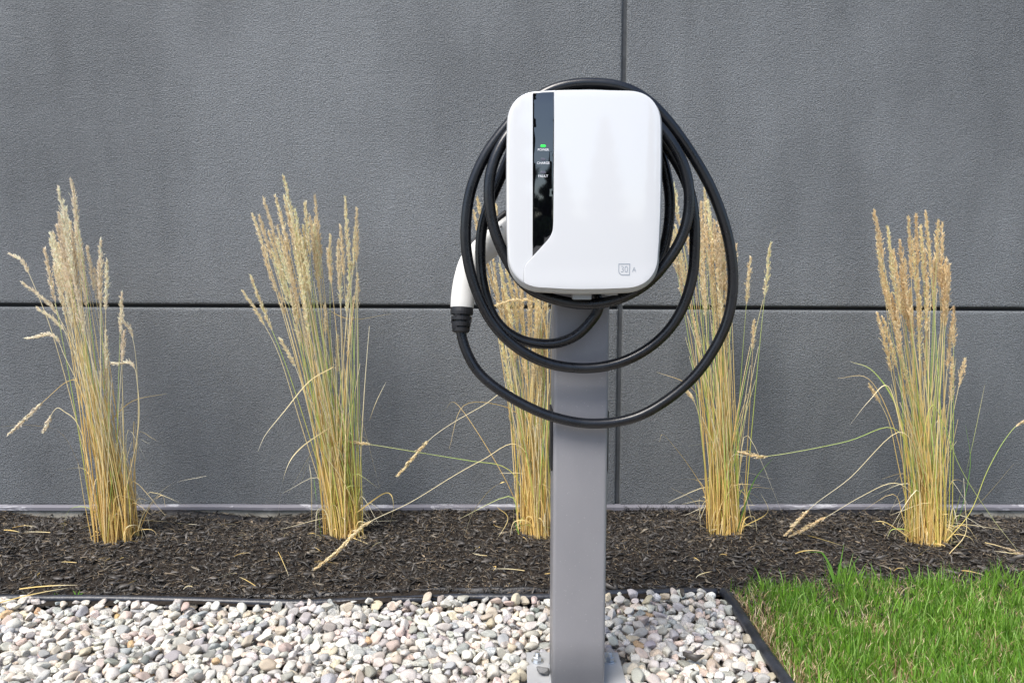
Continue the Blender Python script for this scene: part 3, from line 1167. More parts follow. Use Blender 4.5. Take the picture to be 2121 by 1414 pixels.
def clump(label, bx, by, hw, tips, extra, nfill, tint, tones, seed, custom=(), leaves=(), nleaf=60, Lp=120, mid=None):
    rr = random.Random(seed)
    c0 = G(bx, by - 12, 0.025)
    zb = mulch_z(c0.x, c0.y)
    root = empty('grass_clump', (c0.x, c0.y, zb), label, 'ornamental grass', 'ornamental grass clumps along the wall')
    ppm = F_PX / c0.y
    rx = hw / ppm
    ry = rx * 0.75

    def base_pt(bias=0.0):
        while True:
            x, y = rr.uniform(-1, 1), rr.uniform(-1, 1)
            if x * x + y * y <= 1: break
        x = max(-1, min(1, x * 0.8 + bias))
        return Vector((c0.x + x * rx, c0.y + y * ry, zb - 0.008))

    tn = list(tones)
    stems = []
    plumes = []

    def stalk_path(tip, yj, spread=0.35):
        tp = P(tip[0], tip[1], c0.y + yj)
        rel = (tip[0] - bx) / max(hw * 3.0, 1)
        b = base_pt(max(-0.6, min(0.6, rel * 0.7)))
        ctrl = Vector((b.x + (tp.x - b.x) * spread + rr.gauss(0, 0.006), b.y + (tp.y - b.y) * 0.3, b.z + (tp.z - b.z) * 0.52))
        return bez(b, ctrl, tp)

    allt = [(t_[0], t_[1], (t_[2] if len(t_) > 2 else Lp)) for t_ in tips]
    for k in range(extra):
        a = rr.choice([q for q in tips if len(q) < 4])
        allt.append((a[0] + rr.gauss(0, 13) + 5, a[1] + abs(rr.gauss(0, 62)) + 12, Lp * rr.uniform(0.75, 1.1)))
    for (tx, ty, lp) in allt:
        pth = stalk_path((tx, ty), rr.uniform(-0.07, 0.07), rr.uniform(0.22, 0.42))
        tone = rr.choices(tn, [1] * len(tn))[0]
        stems.append(stem_arrays(pth, rr.uniform(0.0013, 0.0020), 0.0006, tone, rr.uniform(0.85, 1.12)))
        L = lp * rr.uniform(0.85, 1.2) / ppm
        m_ = rr.uniform(0.88, 1.12)
        plumes.append(plume_mesh(pth, L, rr.uniform(0.0085, 0.0118), tuple(x * m_ for x in tint), rr))
    for k in range(nfill):
        a = rr.choice(allt)
        h = rr.uniform(0.28, 0.66) if rr.random() < 0.8 else rr.uniform(0.6, 0.85)
        b = base_pt()
        full = Vector((a[0], a[1], 0))
        tip = (bx + (full.x - bx) * h + rr.gauss(0, 16 * h), by + (full.y - by) * h)
        tp = P(tip[0], tip[1], c0.y + rr.uniform(-0.06, 0.06))
        pth = bez(b, Vector((b.x + (tp.x - b.x) * 0.3 + rr.gauss(0, 0.01), (b.y + tp.y) / 2, b.z + (tp.z - b.z) * 0.5)), tp, 9)
        tone = rr.choice(tn)
        stems.append(stem_arrays(pth, rr.uniform(0.0014, 0.0027), 0.0007, tone, rr.uniform(0.75, 1.15)))
    V, Fc, C = join(stems)
    o = link('stems', mesh_np('stems', V, Fc, C, smooth=True), M['straw'], root)
    tag(o, kind='stuff')
    # custom stalks: (list of px points, distance offset, plume length px, tone)
    for (pts_, dy, lp, tone) in custom:
        n_ = len(pts_)
        w = [P(x, y, c0.y + (dy if not hasattr(dy, '__len__') else dy[min(i, len(dy) - 1)])) for i, (x, y) in enumerate(pts_)]
        for i_, p_ in enumerate(w):
            p_.z = max(p_.z, mulch_z(p_.x, p_.y) + 0.008) if p_.y < WY - 0.02 else p_.z
        pth = catmull(w, 6)
        so = link('bent_stalk', mesh_np('bent_stalk', *stem_arrays(pth, 0.0013, 0.0006, tone), smooth=True), M['straw'], root)
        if lp:
            V, Fc, C = plume_mesh(pth, lp / ppm, 0.0075, tint, rr)
            link('seed_head', mesh_np('seed_head', V, Fc, C), M['plume'], so)
    for V, Fc, C in plumes:
        link('seed_head', mesh_np('seed_head', V, Fc, C), M['plume'], root)
    # leaves
    sets_ = []
    for k in range(nleaf):
        b = base_pt()
        az = rr.choice((0, math.pi)) + rr.gauss(0, 0.9)
        hgt = rr.uniform(0.06, 0.42) * (0.5 if rr.random() < 0.55 else 1)
        rch = rr.uniform(0.015, 0.07) * (1 if rr.random() < 0.85 else 1.9)
        out = Vector((math.cos(az), math.sin(az) * 0.5, 0))
        if b.y + out.y * rch > WY - 0.03: out.y = -abs(out.y)
        top_ = b + Vector((0, 0, hgt)) + out * rch * 0.5
        end = b + out * rch * rr.uniform(1.2, 2.0) + Vector((0, 0, hgt * rr.uniform(0.25, 1.05)))
        pth = catmull([b, b.lerp(top_, 0.55) - out * 0.005, top_, end], 4)
        if rr.random() < 0.3:
            hgt *= 0.3
            end = b + out * rch * 1.3 + Vector((rr.gauss(0, .01), 0, 0.01 + rr.random() * 0.03))
            pth = catmull([b, b + Vector((0, 0, hgt)) + out * rch * 0.3, b + Vector((0, 0, hgt * 1.1)) + out * rch, end], 4)
        g_ = rr.random() < 0.12
        sets_.append(leaf_ribbon(pth, rr.uniform(0.0007, 0.0019), 'green' if g_ else rr.choice(('pale', 'straw', 'ochre')), rr))
    V, Fc, C = join(sets_)
    o = link('dry_leaves', mesh_np('dry_leaves', V, Fc, C), M['straw'], root)
    tag(o, kind='stuff')
    for (pts_, dy, wd, tone) in leaves:
        pth = catmull([P(x, y, c0.y + dy) for x, y in pts_], 6)
        V, Fc, C = leaf_ribbon(pth, wd, tone, rr)
        link('leaf', mesh_np('leaf', V, Fc, C), M['straw'] if tone != 'fresh' else M['blade'], root)
    return root


TONES['fresh'] = [(0, (0.20, 0.36, 0.08)), (0.5, (0.20, 0.46, 0.07)), (1, (0.30, 0.54, 0.10))]


def leaf_ribbon(pth, w, tone, rr, flat=False):
    n = len(pth)
    V, C, Fc = [], [], []
    a = rr.uniform(0, 6.28); tw = rr.uniform(-2.5, 2.5)
    if flat: a, tw = 1.35, 0.3
    for i, p in enumerate(pth):
        tg = (pth[min(i + 1, n - 1)] - pth[max(i - 1, 0)]).normalized()
        ref = Vector((math.cos(a + tw * i / n), math.sin(a + tw * i / n), 0.3))
        s_ = tg.cross(ref)
        s_ = s_.normalized() if s_.length > 1e-6 else Vector((1, 0, 0))
        ww = w * (1 - (i / (n - 1)) ** 1.7) * (0.7 + 0.3 * min(1, i / 3)) + 0.0002
        V += [(p - s_ * ww)[:], (p + s_ * ww)[:]]
        c = col_lerp(TONES[tone], i / (n - 1))
        C += [c, c]
    for i in range(n - 1):
        Fc.append((2 * i, 2 * i + 1, 2 * i + 3, 2 * i + 2))
    return np.array(V), np.array(Fc), np.array(C)


clump('leftmost dry grass clump with whitish plumes, leaning left, one plume hanging at the picture edge',
      251, 1128, 44,
      [(148, 376, 105), (121, 392, 95), (156, 429), (128, 447), (137, 433), (110, 483), (92, 518), (118, 470), (145, 460), (105, 500), (150, 480), (160, 500), (168, 520), (126, 510), (135, 540),
       (208, 500, 95, 1), (221, 542, 90, 1), (181, 515, 80, 1), (196, 560, 80, 1), (252, 610, 75, 1), (257, 690, 60, 1), (219, 690, 70, 1), (205, 545, 80, 1)],
      15, 115, (0.97, 0.85, 0.67), ('straw', 'pale', 'straw', 'green', 'ochre'), 11,
      custom=[([(215, 1100), (180, 960), (140, 800), (105, 680), (70, 590), (48, 545), (24, 528)], 0.0, 55, 'pale'),
              ([(225, 1100), (195, 900), (160, 740), (110, 640), (48, 587)], 0.04, 95, 'pale'),
              ([(222, 1100), (190, 880), (150, 720), (120, 670), (80, 640)], 0.03, 70, 'pale'),
              ([(230, 1100), (180, 850), (135, 740), (110, 696), (58, 700)], -0.03, 75, 'pale'),
              ([(240, 1100), (285, 900), (284, 790), (272, 755), (236, 752)], -0.02, 50, 'pale'),
              ([(262, 1110), (285, 900), (283, 760), (272, 690), (255, 664)], 0.02, 45, 'pale'),
              ([(210, 1100), (190, 900), (165, 800), (140, 790), (95, 827), (20, 898)], 0.0, 100, 'ochre'),
              ([(208, 1100), (170, 900), (130, 850), (112, 850), (92, 890)], -0.03, 40, 'pale'),
              ([(190, 1118), (175, 1040), (162, 960)], -0.04, 0, 'straw')],
      leaves=[([(285, 1100), (300, 1060), (350, 1005), (428, 985)], -0.02, 0.0012, 'pale'), ([(180, 1000), (130, 900), (60, 880), (0, 884)], 0.05, 0.0012, 'ochre'),
              ([(288, 1100), (310, 1050), (335, 1025), (343, 1050)], 0.0, 0.0016, 'ochre'), ([(230, 870), (275, 830), (345, 815)], 0.02, 0.001, 'ochre')], nleaf=85)
clump('second grass clump from the left, full straw plumes over green tinged stems',
      716, 1120, 42,
      [(588, 367, 115), (547, 413, 115), (571, 408, 110), (523, 445, 115), (632, 422), (652, 407, 110), (715, 410, 125), (684, 489, 90), (726, 547, 90), (740, 571, 80), (594, 431), (612, 437),
       (557, 483), (642, 452), (603, 450), (620, 480), (590, 500), (610, 520), (628, 470), (575, 470), (647, 480), (700, 500, 90), (679, 520, 80), (705, 470, 90), (600, 540), (622, 560),
       (699, 699, 85, 1), (673, 638, 60, 1), (579, 612, 50, 1)],
      18, 120, (0.97, 0.84, 0.60), ('straw', 'green', 'green', 'pale', 'straw', 'ochre'), 12,
      custom=[([(700, 1100), (640, 900), (590, 750), (545, 640), (520, 574)], 0.0, 120, 'green'), ([(695, 1100), (630, 900), (580, 740), (540, 660), (504, 605)], 0.04, 85, 'pale'),
              ([(690, 1100), (650, 900), (620, 780), (582, 704)], -0.03, 65, 'pale')],
      leaves=[([(690, 760), (640, 790), (590, 850), (550, 900), (534, 935)], -0.05, 0.0014, 'pale'), ([(690, 880), (620, 930), (590, 980), (575, 1068)], -0.04, 0.0014, 'pale'),
              ([(646, 1115), (645, 1000), (640, 960)], -0.06, 0.002, 'pale'), ([(650, 620), (720, 660), (810, 650)], 0.05, 0.001, 'ochre'),
              ([(740, 1060), (800, 1020), (815, 1050), (800, 1110)], -0.02, 0.0016, 'straw'), ([(665, 1110), (655, 1030), (650, 990)], -0.02, 0.0025, 'fresh'),
              ([(765, 870), (780, 830), (800, 790)], 0.03, 0.001, 'pale')], nleaf=95)
clump('middle grass clump half hidden behind the grey post, with stalks fallen to the left',
      1118, 1112, 46,
      [(1010, 548, 110), (1022, 540, 110), (1035, 552, 110), (1050, 562, 110), (1066, 582, 100), (1040, 600), (1080, 600), (1095, 620), (1110, 600), (1070, 630), (1055, 640), (1090, 560), (1100, 540), (1120, 560), (1130, 610),
       (989, 414, 70, 1), (1028, 429, 70, 1), (982, 441, 60, 1), (1075, 520), (1105, 480), (1150, 500), (1135, 470)],
      16, 115, (0.93, 0.78, 0.50), ('straw', 'green', 'straw', 'ochre', 'pale'), 13,
      custom=[([(1110, 1090), (1120, 1000), (1070, 920), (1000, 952), (940, 985), (850, 1040), (758, 1085), (700, 1140), (652, 1179)], [0, -0.02, -0.03, -0.05, -0.08, -0.14, -0.2, -0.24, -0.28], 140, 'pale'),
              ([(1100, 1090), (1075, 1000), (1040, 965), (980, 955), (900, 942), (773, 921), (709, 912)], -0.03, 62, 'green'),
              ([(1108, 1090), (1100, 900), (1060, 810), (1000, 840), (898, 903), (825, 983)], -0.05, 100, 'pale'),
              ([(1130, 1000), (1135, 760), (1120, 640), (1070, 622), (1020, 634)], -0.09, 80, 'straw')],
      leaves=[([(1075, 1060), (1060, 1000), (1020, 1010), (980, 1060), (962, 1110)], -0.05, 0.0018, 'straw'), ([(1090, 1090), (1040, 980), (950, 840), (920, 850)], 0.03, 0.001, 'ochre'),
              ([(1090, 870), (1040, 840), (960, 840), (930, 930)], -0.03, 0.001, 'ochre'), ([(1075, 1105), (1068, 1085), (1060, 1060)], -0.05, 0.0022, 'fresh'),
              ([(1030, 1050), (1052, 1075), (1020, 1130)], -0.06, 0.001, 'straw')], nleaf=95)
clump('fourth grass clump, seen through the cable loops right of the charger',
      1504, 1116, 38,
      [(1460, 391, 115), (1452, 420, 110), (1466, 417, 110), (1395, 386, 60), (1396, 408, 60), (1446, 442), (1470, 440), (1489, 434), (1497, 465), (1480, 460), (1462, 470), (1455, 500), (1475, 500), (1490, 520), (1500, 540),
       (1510, 500), (1468, 540), (1485, 560), (1525, 510, 90), (1450, 545), (1554, 537, 100, 1), (1595, 507, 100, 1), (1424, 493, 50, 1), (1562, 668, 60, 1)],
      16, 115, (0.96, 0.81, 0.56), ('straw', 'green', 'straw', 'ochre', 'green'), 14,
      custom=[([(1480, 1100), (1475, 900), (1458, 760), (1435, 657)], -0.02, 75, 'straw'), ([(1470, 1100), (1460, 950), (1445, 850), (1418, 801)], -0.03, 40, 'straw')],
      leaves=[([(1527, 1100), (1545, 1040), (1565, 990), (1600, 950)], -0.03, 0.0035, 'fresh'), ([(1470, 1100), (1455, 1010), (1380, 905), (1365, 915)], 0.0, 0.001, 'ochre'),
              ([(1540, 1090), (1590, 1060), (1575, 1020)], -0.04, 0.0014, 'straw'), ([(1480, 880), (1430, 800), (1360, 770)], 0.02, 0.001, 'ochre'),
              ([(1470, 1110), (1440, 1040), (1390, 1010)], 0.02, 0.001, 'ochre'), ([(1535, 1110), (1510, 1160), (1460, 1145)], -0.08, 0.001, 'straw')], nleaf=85)
clump('rightmost grass clump with upright tan plumes, beside the lawn',
      1922, 1132, 50,
      [(1811, 439, 120), (1817, 493, 110), (1839, 473, 110), (1864, 502, 110), (1882, 453, 115), (1897, 447, 115), (1917, 441, 120), (1907, 470), (1933, 544, 90), (1952, 464, 120), (1966, 578, 90), (1825, 561, 90),
       (1850, 520), (1875, 540), (1890, 500), (1900, 560), (1915, 520), (1868, 580), (1843, 540), (1922, 580), (1885, 600), (1905, 620), (1832, 600), (1960, 540, 90), (1972, 668, 90), (1975, 640, 80),
       (1818, 651, 110, 1), (1998, 748, 60, 1)],
      16, 130, (0.96, 0.78, 0.51), ('straw', 'green', 'green', 'ochre', 'straw'), 15,
      custom=[([(1900, 1110), (1890, 960), (1848, 886), (1750, 915), (1593, 944), (1537, 937)], [-0.05, -0.06, -0.07, -0.07, -0.07], 58, 'green'),
              ([(1905, 1110), (1900, 960), (1860, 895), (1760, 990), (1684, 1047), (1627, 1107)], [-0.05, -0.06, -0.08, -0.06, -0.03, 0.02], 85, 'pale'),
              ([(1895, 1110), (1890, 1030), (1850, 1000), (1780, 1030), (1712, 1070), (1638, 1115)], [-0.05, -0.06, -0.08, -0.05, -0.02, 0.02], 90, 'pale'),
              ([(1935, 1100), (1915, 920), (1930, 840), (1955, 880), (1990, 970), (2050, 1065), (2108, 1140)], -0.1, 0, 'green'),
              ([(1960, 1120), (2010, 1060), (2045, 975), (2085, 905), (2121, 873), (2190, 862)], -0.06, 90, 'green'),
              ([(1966, 1152), (2000, 1104), (1999, 1045), (1996, 990)], -0.1, 0, 'pale'),
              ([(1890, 1100), (1860, 960), (1840, 870), (1803, 800)], 0.0, 45, 'straw')],
      leaves=[([(1965, 1110), (1985, 1040), (2010, 940), (2040, 796)], -0.03, 0.003, 'green'), ([(1960, 1120), (1990, 1060), (2010, 960), (2000, 880)], -0.05, 0.0022, 'fresh'),
              ([(1890, 1000), (1860, 850), (1810, 770), (1760, 748)], 0.0, 0.0022, 'green'), ([(1880, 1000), (1850, 880), (1800, 785), (1735, 783)], 0.02, 0.001, 'ochre'),
              ([(1870, 900), (1840, 800), (1800, 830), (1760, 880)], -0.03, 0.0012, 'pale'), ([(1880, 1110), (1830, 1080), (1790, 1085)], -0.08, 0.0012, 'straw'),
              ([(1950, 1130), (1985, 1070), (2030, 1040), (2100, 960)], -0.03, 0.0012, 'ochre')], nleaf=130)

# a plume that lies on the mulch at the right edge
fs = empty('fallen_stalk', G(2080, 1138, 0.03), 'pale dry plume lying on the mulch at the right edge of the picture', 'dry stalk')
pth = catmull([G(2040, 1123, 0.034), G(2075, 1132, 0.032), G(2121, 1149, 0.03), G(2170, 1160, 0.03)], 6)
link('stem', mesh_np('stem', *stem_arrays(pth, 0.0012, 0.0006, 'pale'), smooth=True), M['straw'], fs)
link('seed_head', mesh_np('seed_head', *plume_mesh(pth, 0.12, 0.005, (0.74, 0.62, 0.44), random.Random(3))), M['plume'], fs)

# dry straws dropped on the mulch
sts = []
rs = random.Random(31)
for k in range(55):
    px, py = rs.uniform(0, 2121), rs.uniform(1080, 1228)
    q = G(px, py, 0.03)
    if not in_mulch(q.x, q.y): continue
    L = rs.uniform(0.03, 0.13) * (0.6 if rs.random() < 0.6 else 1)
    a = rs.uniform(0, 6.28)
    d = Vector((math.cos(a), math.sin(a) * 0.6, 0))
    z = mulch_z(q.x, q.y) + 0.014
    p0 = Vector((q.x, q.y, z)); p2 = p0 + d * L
    if p2.y > WY - 0.02 or not in_mulch(p2.x, p2.y): continue
    p2.z = mulch_z(p2.x, p2.y) + 0.013
    p1 = (p0 + p2) / 2 + Vector((rs.gauss(0, 0.01), rs.gauss(0, 0.01), rs.uniform(0, 0.008)))
    sts.append(leaf_ribbon(bez(p0, p1, p2, 6), rs.uniform(0.0005, 0.0013), rs.choice(('pale', 'straw', 'ochre')), rs))
for a_, b_ in (((8, 1097), (49, 1104)), ((0, 1137), (13, 1132)), ((40, 1219), (160, 1211)), ((0, 1247), (140, 1217)), ((575, 1140), (598, 1192)), ((690, 1100), (776, 1132)), ((1640, 1100), (1776, 1140)), ((1890, 1160), (1935, 1128))):
    p0, p2 = G(*a_, 0.032), G(*b_, 0.032)
    sts.append(leaf_ribbon(bez(p0, (p0 + p2) / 2 + Vector((0, 0, 0.006)), p2, 6), 0.0014, 'straw', rs))
V, Fc, C = join(sts)
tag(link('fallen_straw', mesh_np('fallen_straw', V, Fc, C), M['straw']), 'thin dry straws scattered over the dark mulch', 'straw', kind='stuff')


# weeds
def weed(name, label, blades, Y, cat='weed', w=0.003):
    r_ = random.Random(hash(label) % 1000 if False else len(label))
    b0 = P(*blades[0][0], Y)
    root = empty(name, b0, label, cat)
    for pts_ in blades:
        pth = catmull([P(x, y, Y) for x, y in pts_], 5)
        V, Fc, C = leaf_ribbon(pth, w, 'fresh', r_, True)
        link('leaf', mesh_np('leaf', V, Fc, C), M['blade'], root)


yw = G(1735, 1222, 0.0).y
weed('tall_weed', 'tall light green grass weed with a bent blade at the lawn edge',
     [[(1732, 1232), (1722, 1180), (1706, 1148), (1695, 1143), (1668, 1143)], [(1734, 1232), (1738, 1180), (1742, 1160), (1748, 1126)], [(1736, 1232), (1724, 1195), (1712, 1168)]], yw, w=0.0028)
ye = edge_y(G(160, 1240).x) + 0.02
weed('small_weed', 'small green sprout growing behind the edging at far left',
     [[(160, 1240), (155, 1228), (151, 1222)], [(161, 1240), (168, 1230), (174, 1226)], [(160, 1240), (162, 1231), (165, 1222)]], ye, w=0.0022)
weed('small_weed', 'tiny green blade poking up behind the edging tube at left',
     [[(114, 1240), (114, 1232), (113, 1226)], [(115, 1240), (117, 1233), (120, 1229)]], ye, w=0.0016)
ye = edge_y(G(53, 1240).x) + 0.03
weed('small_weed', 'curly light green seedling in the mulch at the left picture edge',
     [[(54, 1236), (50, 1230), (47, 1226)], [(54, 1236), (58, 1230), (63, 1228)], [(54, 1236), (55, 1229), (57, 1224)]], ye, w=0.0014)

# ------------------------------------------------------------------ post
POST_Y = 1.350
post = empty('charger_post', (POSTX, POST_Y + 0.05, 0), 'grey square steel post bolted to a plate in the gravel, holding the charger', 'post')
hwp = 0.0508
zt = P(1205, 300, POST_Y).z
bm = bmesh.new()
r_c, pr = 0.007, []
for cx_, cy_, a0 in ((hwp - r_c, -r_c + 2 * hwp, 0), (-hwp + r_c, 2 * hwp - r_c, 90), (-hwp + r_c, r_c, 180), (hwp - r_c, r_c, 270)):
    for k in range(6):
        a = R(a0 + 90 * k / 5)
        pr.append((POSTX + cx_ + r_c * math.cos(a), POST_Y + cy_ + r_c * math.sin(a)))
zs = [0.013 + (zt - 0.013) * k / 10 for k in range(11)]
rings = [[bm.verts.new((x, y, z)) for x, y in pr] for z in zs]
for a, b in zip(rings[:-1], rings[1:]):
    for k in range(len(pr)):
        k2 = (k + 1) % len(pr)
        bm.faces.new((a[k], a[k2], b[k2], b[k])).smooth = True
bm.faces.new(rings[-1]); bm.faces.new(rings[0][::-1])
me = bm_mesh('column', bm)
o = link('column', me, M['post'], post)
for s_, xo in ((-1, POSTX - hwp), (1, POSTX + hwp)):
    z1, z0 = P(1200, 848, POST_Y + 0.03).z, P(1200, 972, POST_Y + 0.03).z
    a, b = sorted((xo + s_ * 0.0005, xo + s_ * 0.0035))
    box('side_cover', (a, b, POST_Y + 0.018, POST_Y + 0.084, z0, z1), M['boot'], post, 0.001, 1)
box('base_plate', (PLATE[0], PLATE[1], PLATE[2], PLATE[3], 0.0, 0.0127), M['plate'], post, 0.0015, 2)
bm = bmesh.new()
# weld fillet round the foot of the column
wr = []
for off, z in ((0.005, 0.0129), (0.0004, 0.019)):
    ring = []
    for x, y in pr:
        dx, dy = x - POSTX, y - (POST_Y + hwp)
        l = math.hypot(dx, dy)
        ring.append(bm.verts.new((x + dx / l * off, y + dy / l * off, z)))
    wr.append(ring)
for k in range(len(pr)):
    bm.faces.new((wr[0][k], wr[0][(k + 1) % len(pr)], wr[1][(k + 1) % len(pr)], wr[1][k]))
link('weld_bead', bm_mesh('weld_bead', bm, True), M['plate'], post)
bb = G(1123, 1368, 0.014)
for sx in (-1, 1):
    for y_ in (bb.y, 2 * (POST_Y + hwp) - bb.y):
        x_ = POSTX + sx * 0.0755
        bo = empty('anchor_bolt', (0, 0, 0))
        bo.parent = post
        bo.location = Vector((x_, y_, 0.0127)) - Vector(post.location)
        me_ = lathe('washer', [(0.0, 0.0125), (0.0024, 0.0125), (0.0026, 0.012)], (x_, y_, 0.0128), (0, 0, 1), M['zinc'], bo, 28)
        lathe('nut', [(0.0, 0.0082), (0.0009, 0.0092), (0.0086, 0.0092), (0.0095, 0.0080)], (x_, y_, 0.0155), (0, 0, 1), M['zinc'], bo, 6)
        prof = []
        for k in range(9):
            prof += [(k * 0.0009, 0.0047), (k * 0.0009 + 0.00045, 0.0053)]
        prof.append((0.0086, 0.0035))
        lathe('threaded_end', prof, (x_, y_, 0.0248), (0, 0, 1), M['zinc'], bo, 16)

# ------------------------------------------------------------------ charger
CY = 1.222        # front plane of the charger cover
chg_c = P(1209, 395, CY)
charger = empty('ev_charger', (chg_c.x, CY + 0.06, P(1209, 600, CY).z), 'white rounded wall-box electric car charger with a black status strip, mounted on the post', 'car charger')


def S(px, py):
    p = P(px, py, CY)
    return (p.x, p.z)


def corner(cx_, cy_, rx, ry, a0, a1, n=12, e=2.3):
    out = []
    for k in range(n + 1):
        a = R(a0 + (a1 - a0) * k / n)
        c, s = math.cos(a), math.sin(a)
        out.append((cx_ + rx * math.copysign(abs(c) ** (2 / e), c), cy_ - ry * math.copysign(abs(s) ** (2 / e), s)))
    return out


# front outline in photograph pixels, clockwise from the top left (y down)
def outline():
    pts_ = []
    pts_ += corner(1118, 258, 67, 70, 180, 90)          # top left: (1051,258) -> (1118,188)
    pts_ += [(1150, 186.5), (1190, 185.5), (1230, 185.5), (1262, 186.5)]
    pts_ += corner(1300, 262, 71, 75, 90, 0)            # -> (1371,262)
    pts_ += [(1371, 320), (1370.5, 380), (1369.5, 440), (1367, 500)]
    pts_ += corner(1290, 526, 75, 73, 0, -90)           # -> (1290,599)
    pts_ += [(1250, 600.5), (1205, 601), (1170, 600.5)]
    pts_ += corner(1130, 522, 78, 76, -90, -180)        # -> (1052,522)
    pts_ += [(1050, 480), (1049.5, 420), (1049.5, 360), (1050, 300)]
    return pts_


OUT = [Vector(S(*q)) for q in outline()]
# drop near-duplicates
cl = [OUT[0]]
for q in OUT[1:]:
    if (q - cl[-1]).length > 0.0006: cl.append(q)
if (cl[0] - cl[-1]).length < 0.0006: cl.pop()
OUT = cl
CX = sum(p.x for p in OUT) / len(OUT)
CZ = sum(p.y for p in OUT) / len(OUT)
HW, HH = 0.13, 0.17


def ysurf(x, z):
    u, v = (x - CX) / HW, (z - CZ) / HH
    return CY + 0.004 * u * u + 0.003 * v * v - 0.004 + 0.004 * max(0, u - 0.75) ** 2 * 10


def offset_poly(poly, d):
    n = len(poly)
    out = []
    area = sum(poly[i].x * poly[(i + 1) % n].y - poly[(i + 1) % n].x * poly[i].y for i in range(n))
    sg = 1 if area > 0 else -1
    for i in range(n):
        a, b, c = poly[i - 1], poly[i], poly[(i + 1) % n]
        t1, t2 = (b - a).normalized(), (c - b).normalized()
        n1, n2 = Vector((-t1.y, t1.x)) * sg, Vector((-t2.y, t2.x)) * sg
        m = (n1 + n2)
        m = m.normalized() if m.length > 1e-6 else n1
        k = max(0.5, m.dot(n1))
        out.append(b + m * (d / k))
    return out


def cushion(name, poly, lift, rnd, depth, mat, parent, flare=0.0, flare_d=0.0, grid_n=22):
    """solid with outline poly (x,z): rounded front edge, curved front, sides going back"""
    bm = bmesh.new()
    rings = []
    back = offset_poly(poly, -flare)
    if depth > 0:
        rings.append([(p.x, ysurf(q.x, q.y) + depth, p.y) for p, q in zip(back, poly)])
        if flare:
            rings.append([(p.x, ysurf(q.x, q.y) + flare_d, p.y) for p, q in zip(back, poly)])
    ns = 5
    last = None
    for k in range(ns + 1):
        a = math.pi / 2 * k / ns
        ins = rnd * (1 - math.cos(a))
        pl = offset_poly(poly, ins) if ins > 0 else poly
        rings.append([(p.x, ysurf(p.x, p.y) - lift + rnd * (1 - math.sin(a)), p.y) for p in pl])
        last = pl
    bv = [[bm.verts.new(c) for c in r_] for r_ in rings]
    n = len(poly)
    for a, b in zip(bv[:-1], bv[1:]):
        for i in range(n):
            f = bm.faces.new((a[i], a[(i + 1) % n], b[(i + 1) % n], b[i]))
            f.smooth = True
    if depth > 0:
        bm.faces.new(bv[0])
    # interior
    inner = [Vector((p.x, p.y)) for p in last]
    xs_, zs_ = [p.x for p in inner], [p.y for p in inner]
    pts2 = list(inner)
    edges = [(i, (i + 1) % n) for i in range(n)]
    for i in range(1, grid_n):
        for j in range(1, grid_n):
            q = Vector((min(xs_) + (max(xs_) - min(xs_)) * i / grid_n, min(zs_) + (max(zs_) - min(zs_)) * j / grid_n))
            ins_ = False
            k = n - 1
            for m in range(n):
                a, b = inner[m], inner[k]
                if (a.y > q.y) != (b.y > q.y) and q.x < (b.x - a.x) * (q.y - a.y) / (b.y - a.y) + a.x:
                    ins_ = not ins_
                k = m
            if ins_ and min((q - p).length for p in inner) > 0.002:
                pts2.append(q)
    r_ = geometry.delaunay_2d_cdt(pts2, edges, [], 1, 1e-7)
    vmap = []
    for p in r_[0]:
        best = None
        for i in range(n):
            if (inner[i] - p).length < 1e-6: best = bv[-1][i]; break
        if best is None:
            best = bm.verts.new((p.x, ysurf(p.x, p.y) - lift, p.y))
        vmap.append(best)
    for f in r_[2]:
        vs_ = [vmap[i] for i in f]
        if len(set(vs_)) < 3: continue
        try:
            bm.faces.new(vs_).smooth = True
        except ValueError:
            pass
    me = bm_mesh(name, bm)
    return link(name, me, mat, parent)


# rim shell: the slightly larger edge behind the gloss cover, its chamfer shade painted as grey
RIM = offset_poly(OUT, -0.0012)
RIM = [Vector((p.x + (0.0026 if p.x > CX + 0.1 else 0.0) * min(1, (p.x - CX - 0.1) / 0.02 if p.x > CX + 0.1 else 0), p.y - 0.0060 * max(0, min(1, (CZ - p.y) / 0.15)))) for p in RIM]
cushion('rim', RIM, -0.005, 0.010, 0.042, M['rim'], charger, grid_n=6)
cover = cushion('cover', OUT, 0.0, 0.0045, 0.0125, M['white'], charger)


# raised right-hand panel
def clip_outline(pred):
    return [p for p in OUT if pred(p)]


x_strip_l, x_strip_r = 1103, 1147.5
right = []
for px, py in ((1148, 193), (1148, 250), (1147.5, 320), (1147, 400), (1146.2, 460)):
    right.append(Vector(S(px, py)))
# fillet into the diagonal
A_, B_, C_ = Vector((1146.0, 466)), Vector((1145.5, 484)), Vector((1134, 498))
for k in range(1, 6):
    t_ = k / 5
    q = A_ * (1 - t_) ** 2 + B_ * 2 * t_ * (1 - t_) + C_ * t_ ** 2
    right.append(Vector(S(q.x, q.y)))
right += [Vector(S(1118, 515.5)), Vector(S(1103, 532))]
A_, B_, C_ = Vector((1092, 544)), Vector((1085, 551)), Vector((1085, 562))
for k in range(0, 5):
    t_ = k / 4
    q = A_ * (1 - t_) ** 2 + B_ * 2 * t_ * (1 - t_) + C_ * t_ ** 2
    right.append(Vector(S(q.x, q.y)))
right.append(Vector(S(1085, 584)))
# follow the outline from (1085, ~588) around bottom, right side and top to x = 1148
o_px = outline()
inn = offset_poly(OUT, 0.0016)
xl = S(1087, 590)[0]; xt = S(1150, 190)[0]
low = [p for p in inn if p.y < CZ and p.x > xl]
low.sort(key=lambda p: p.x)
bl = [p for p in low if p.x < CX + 0.03]
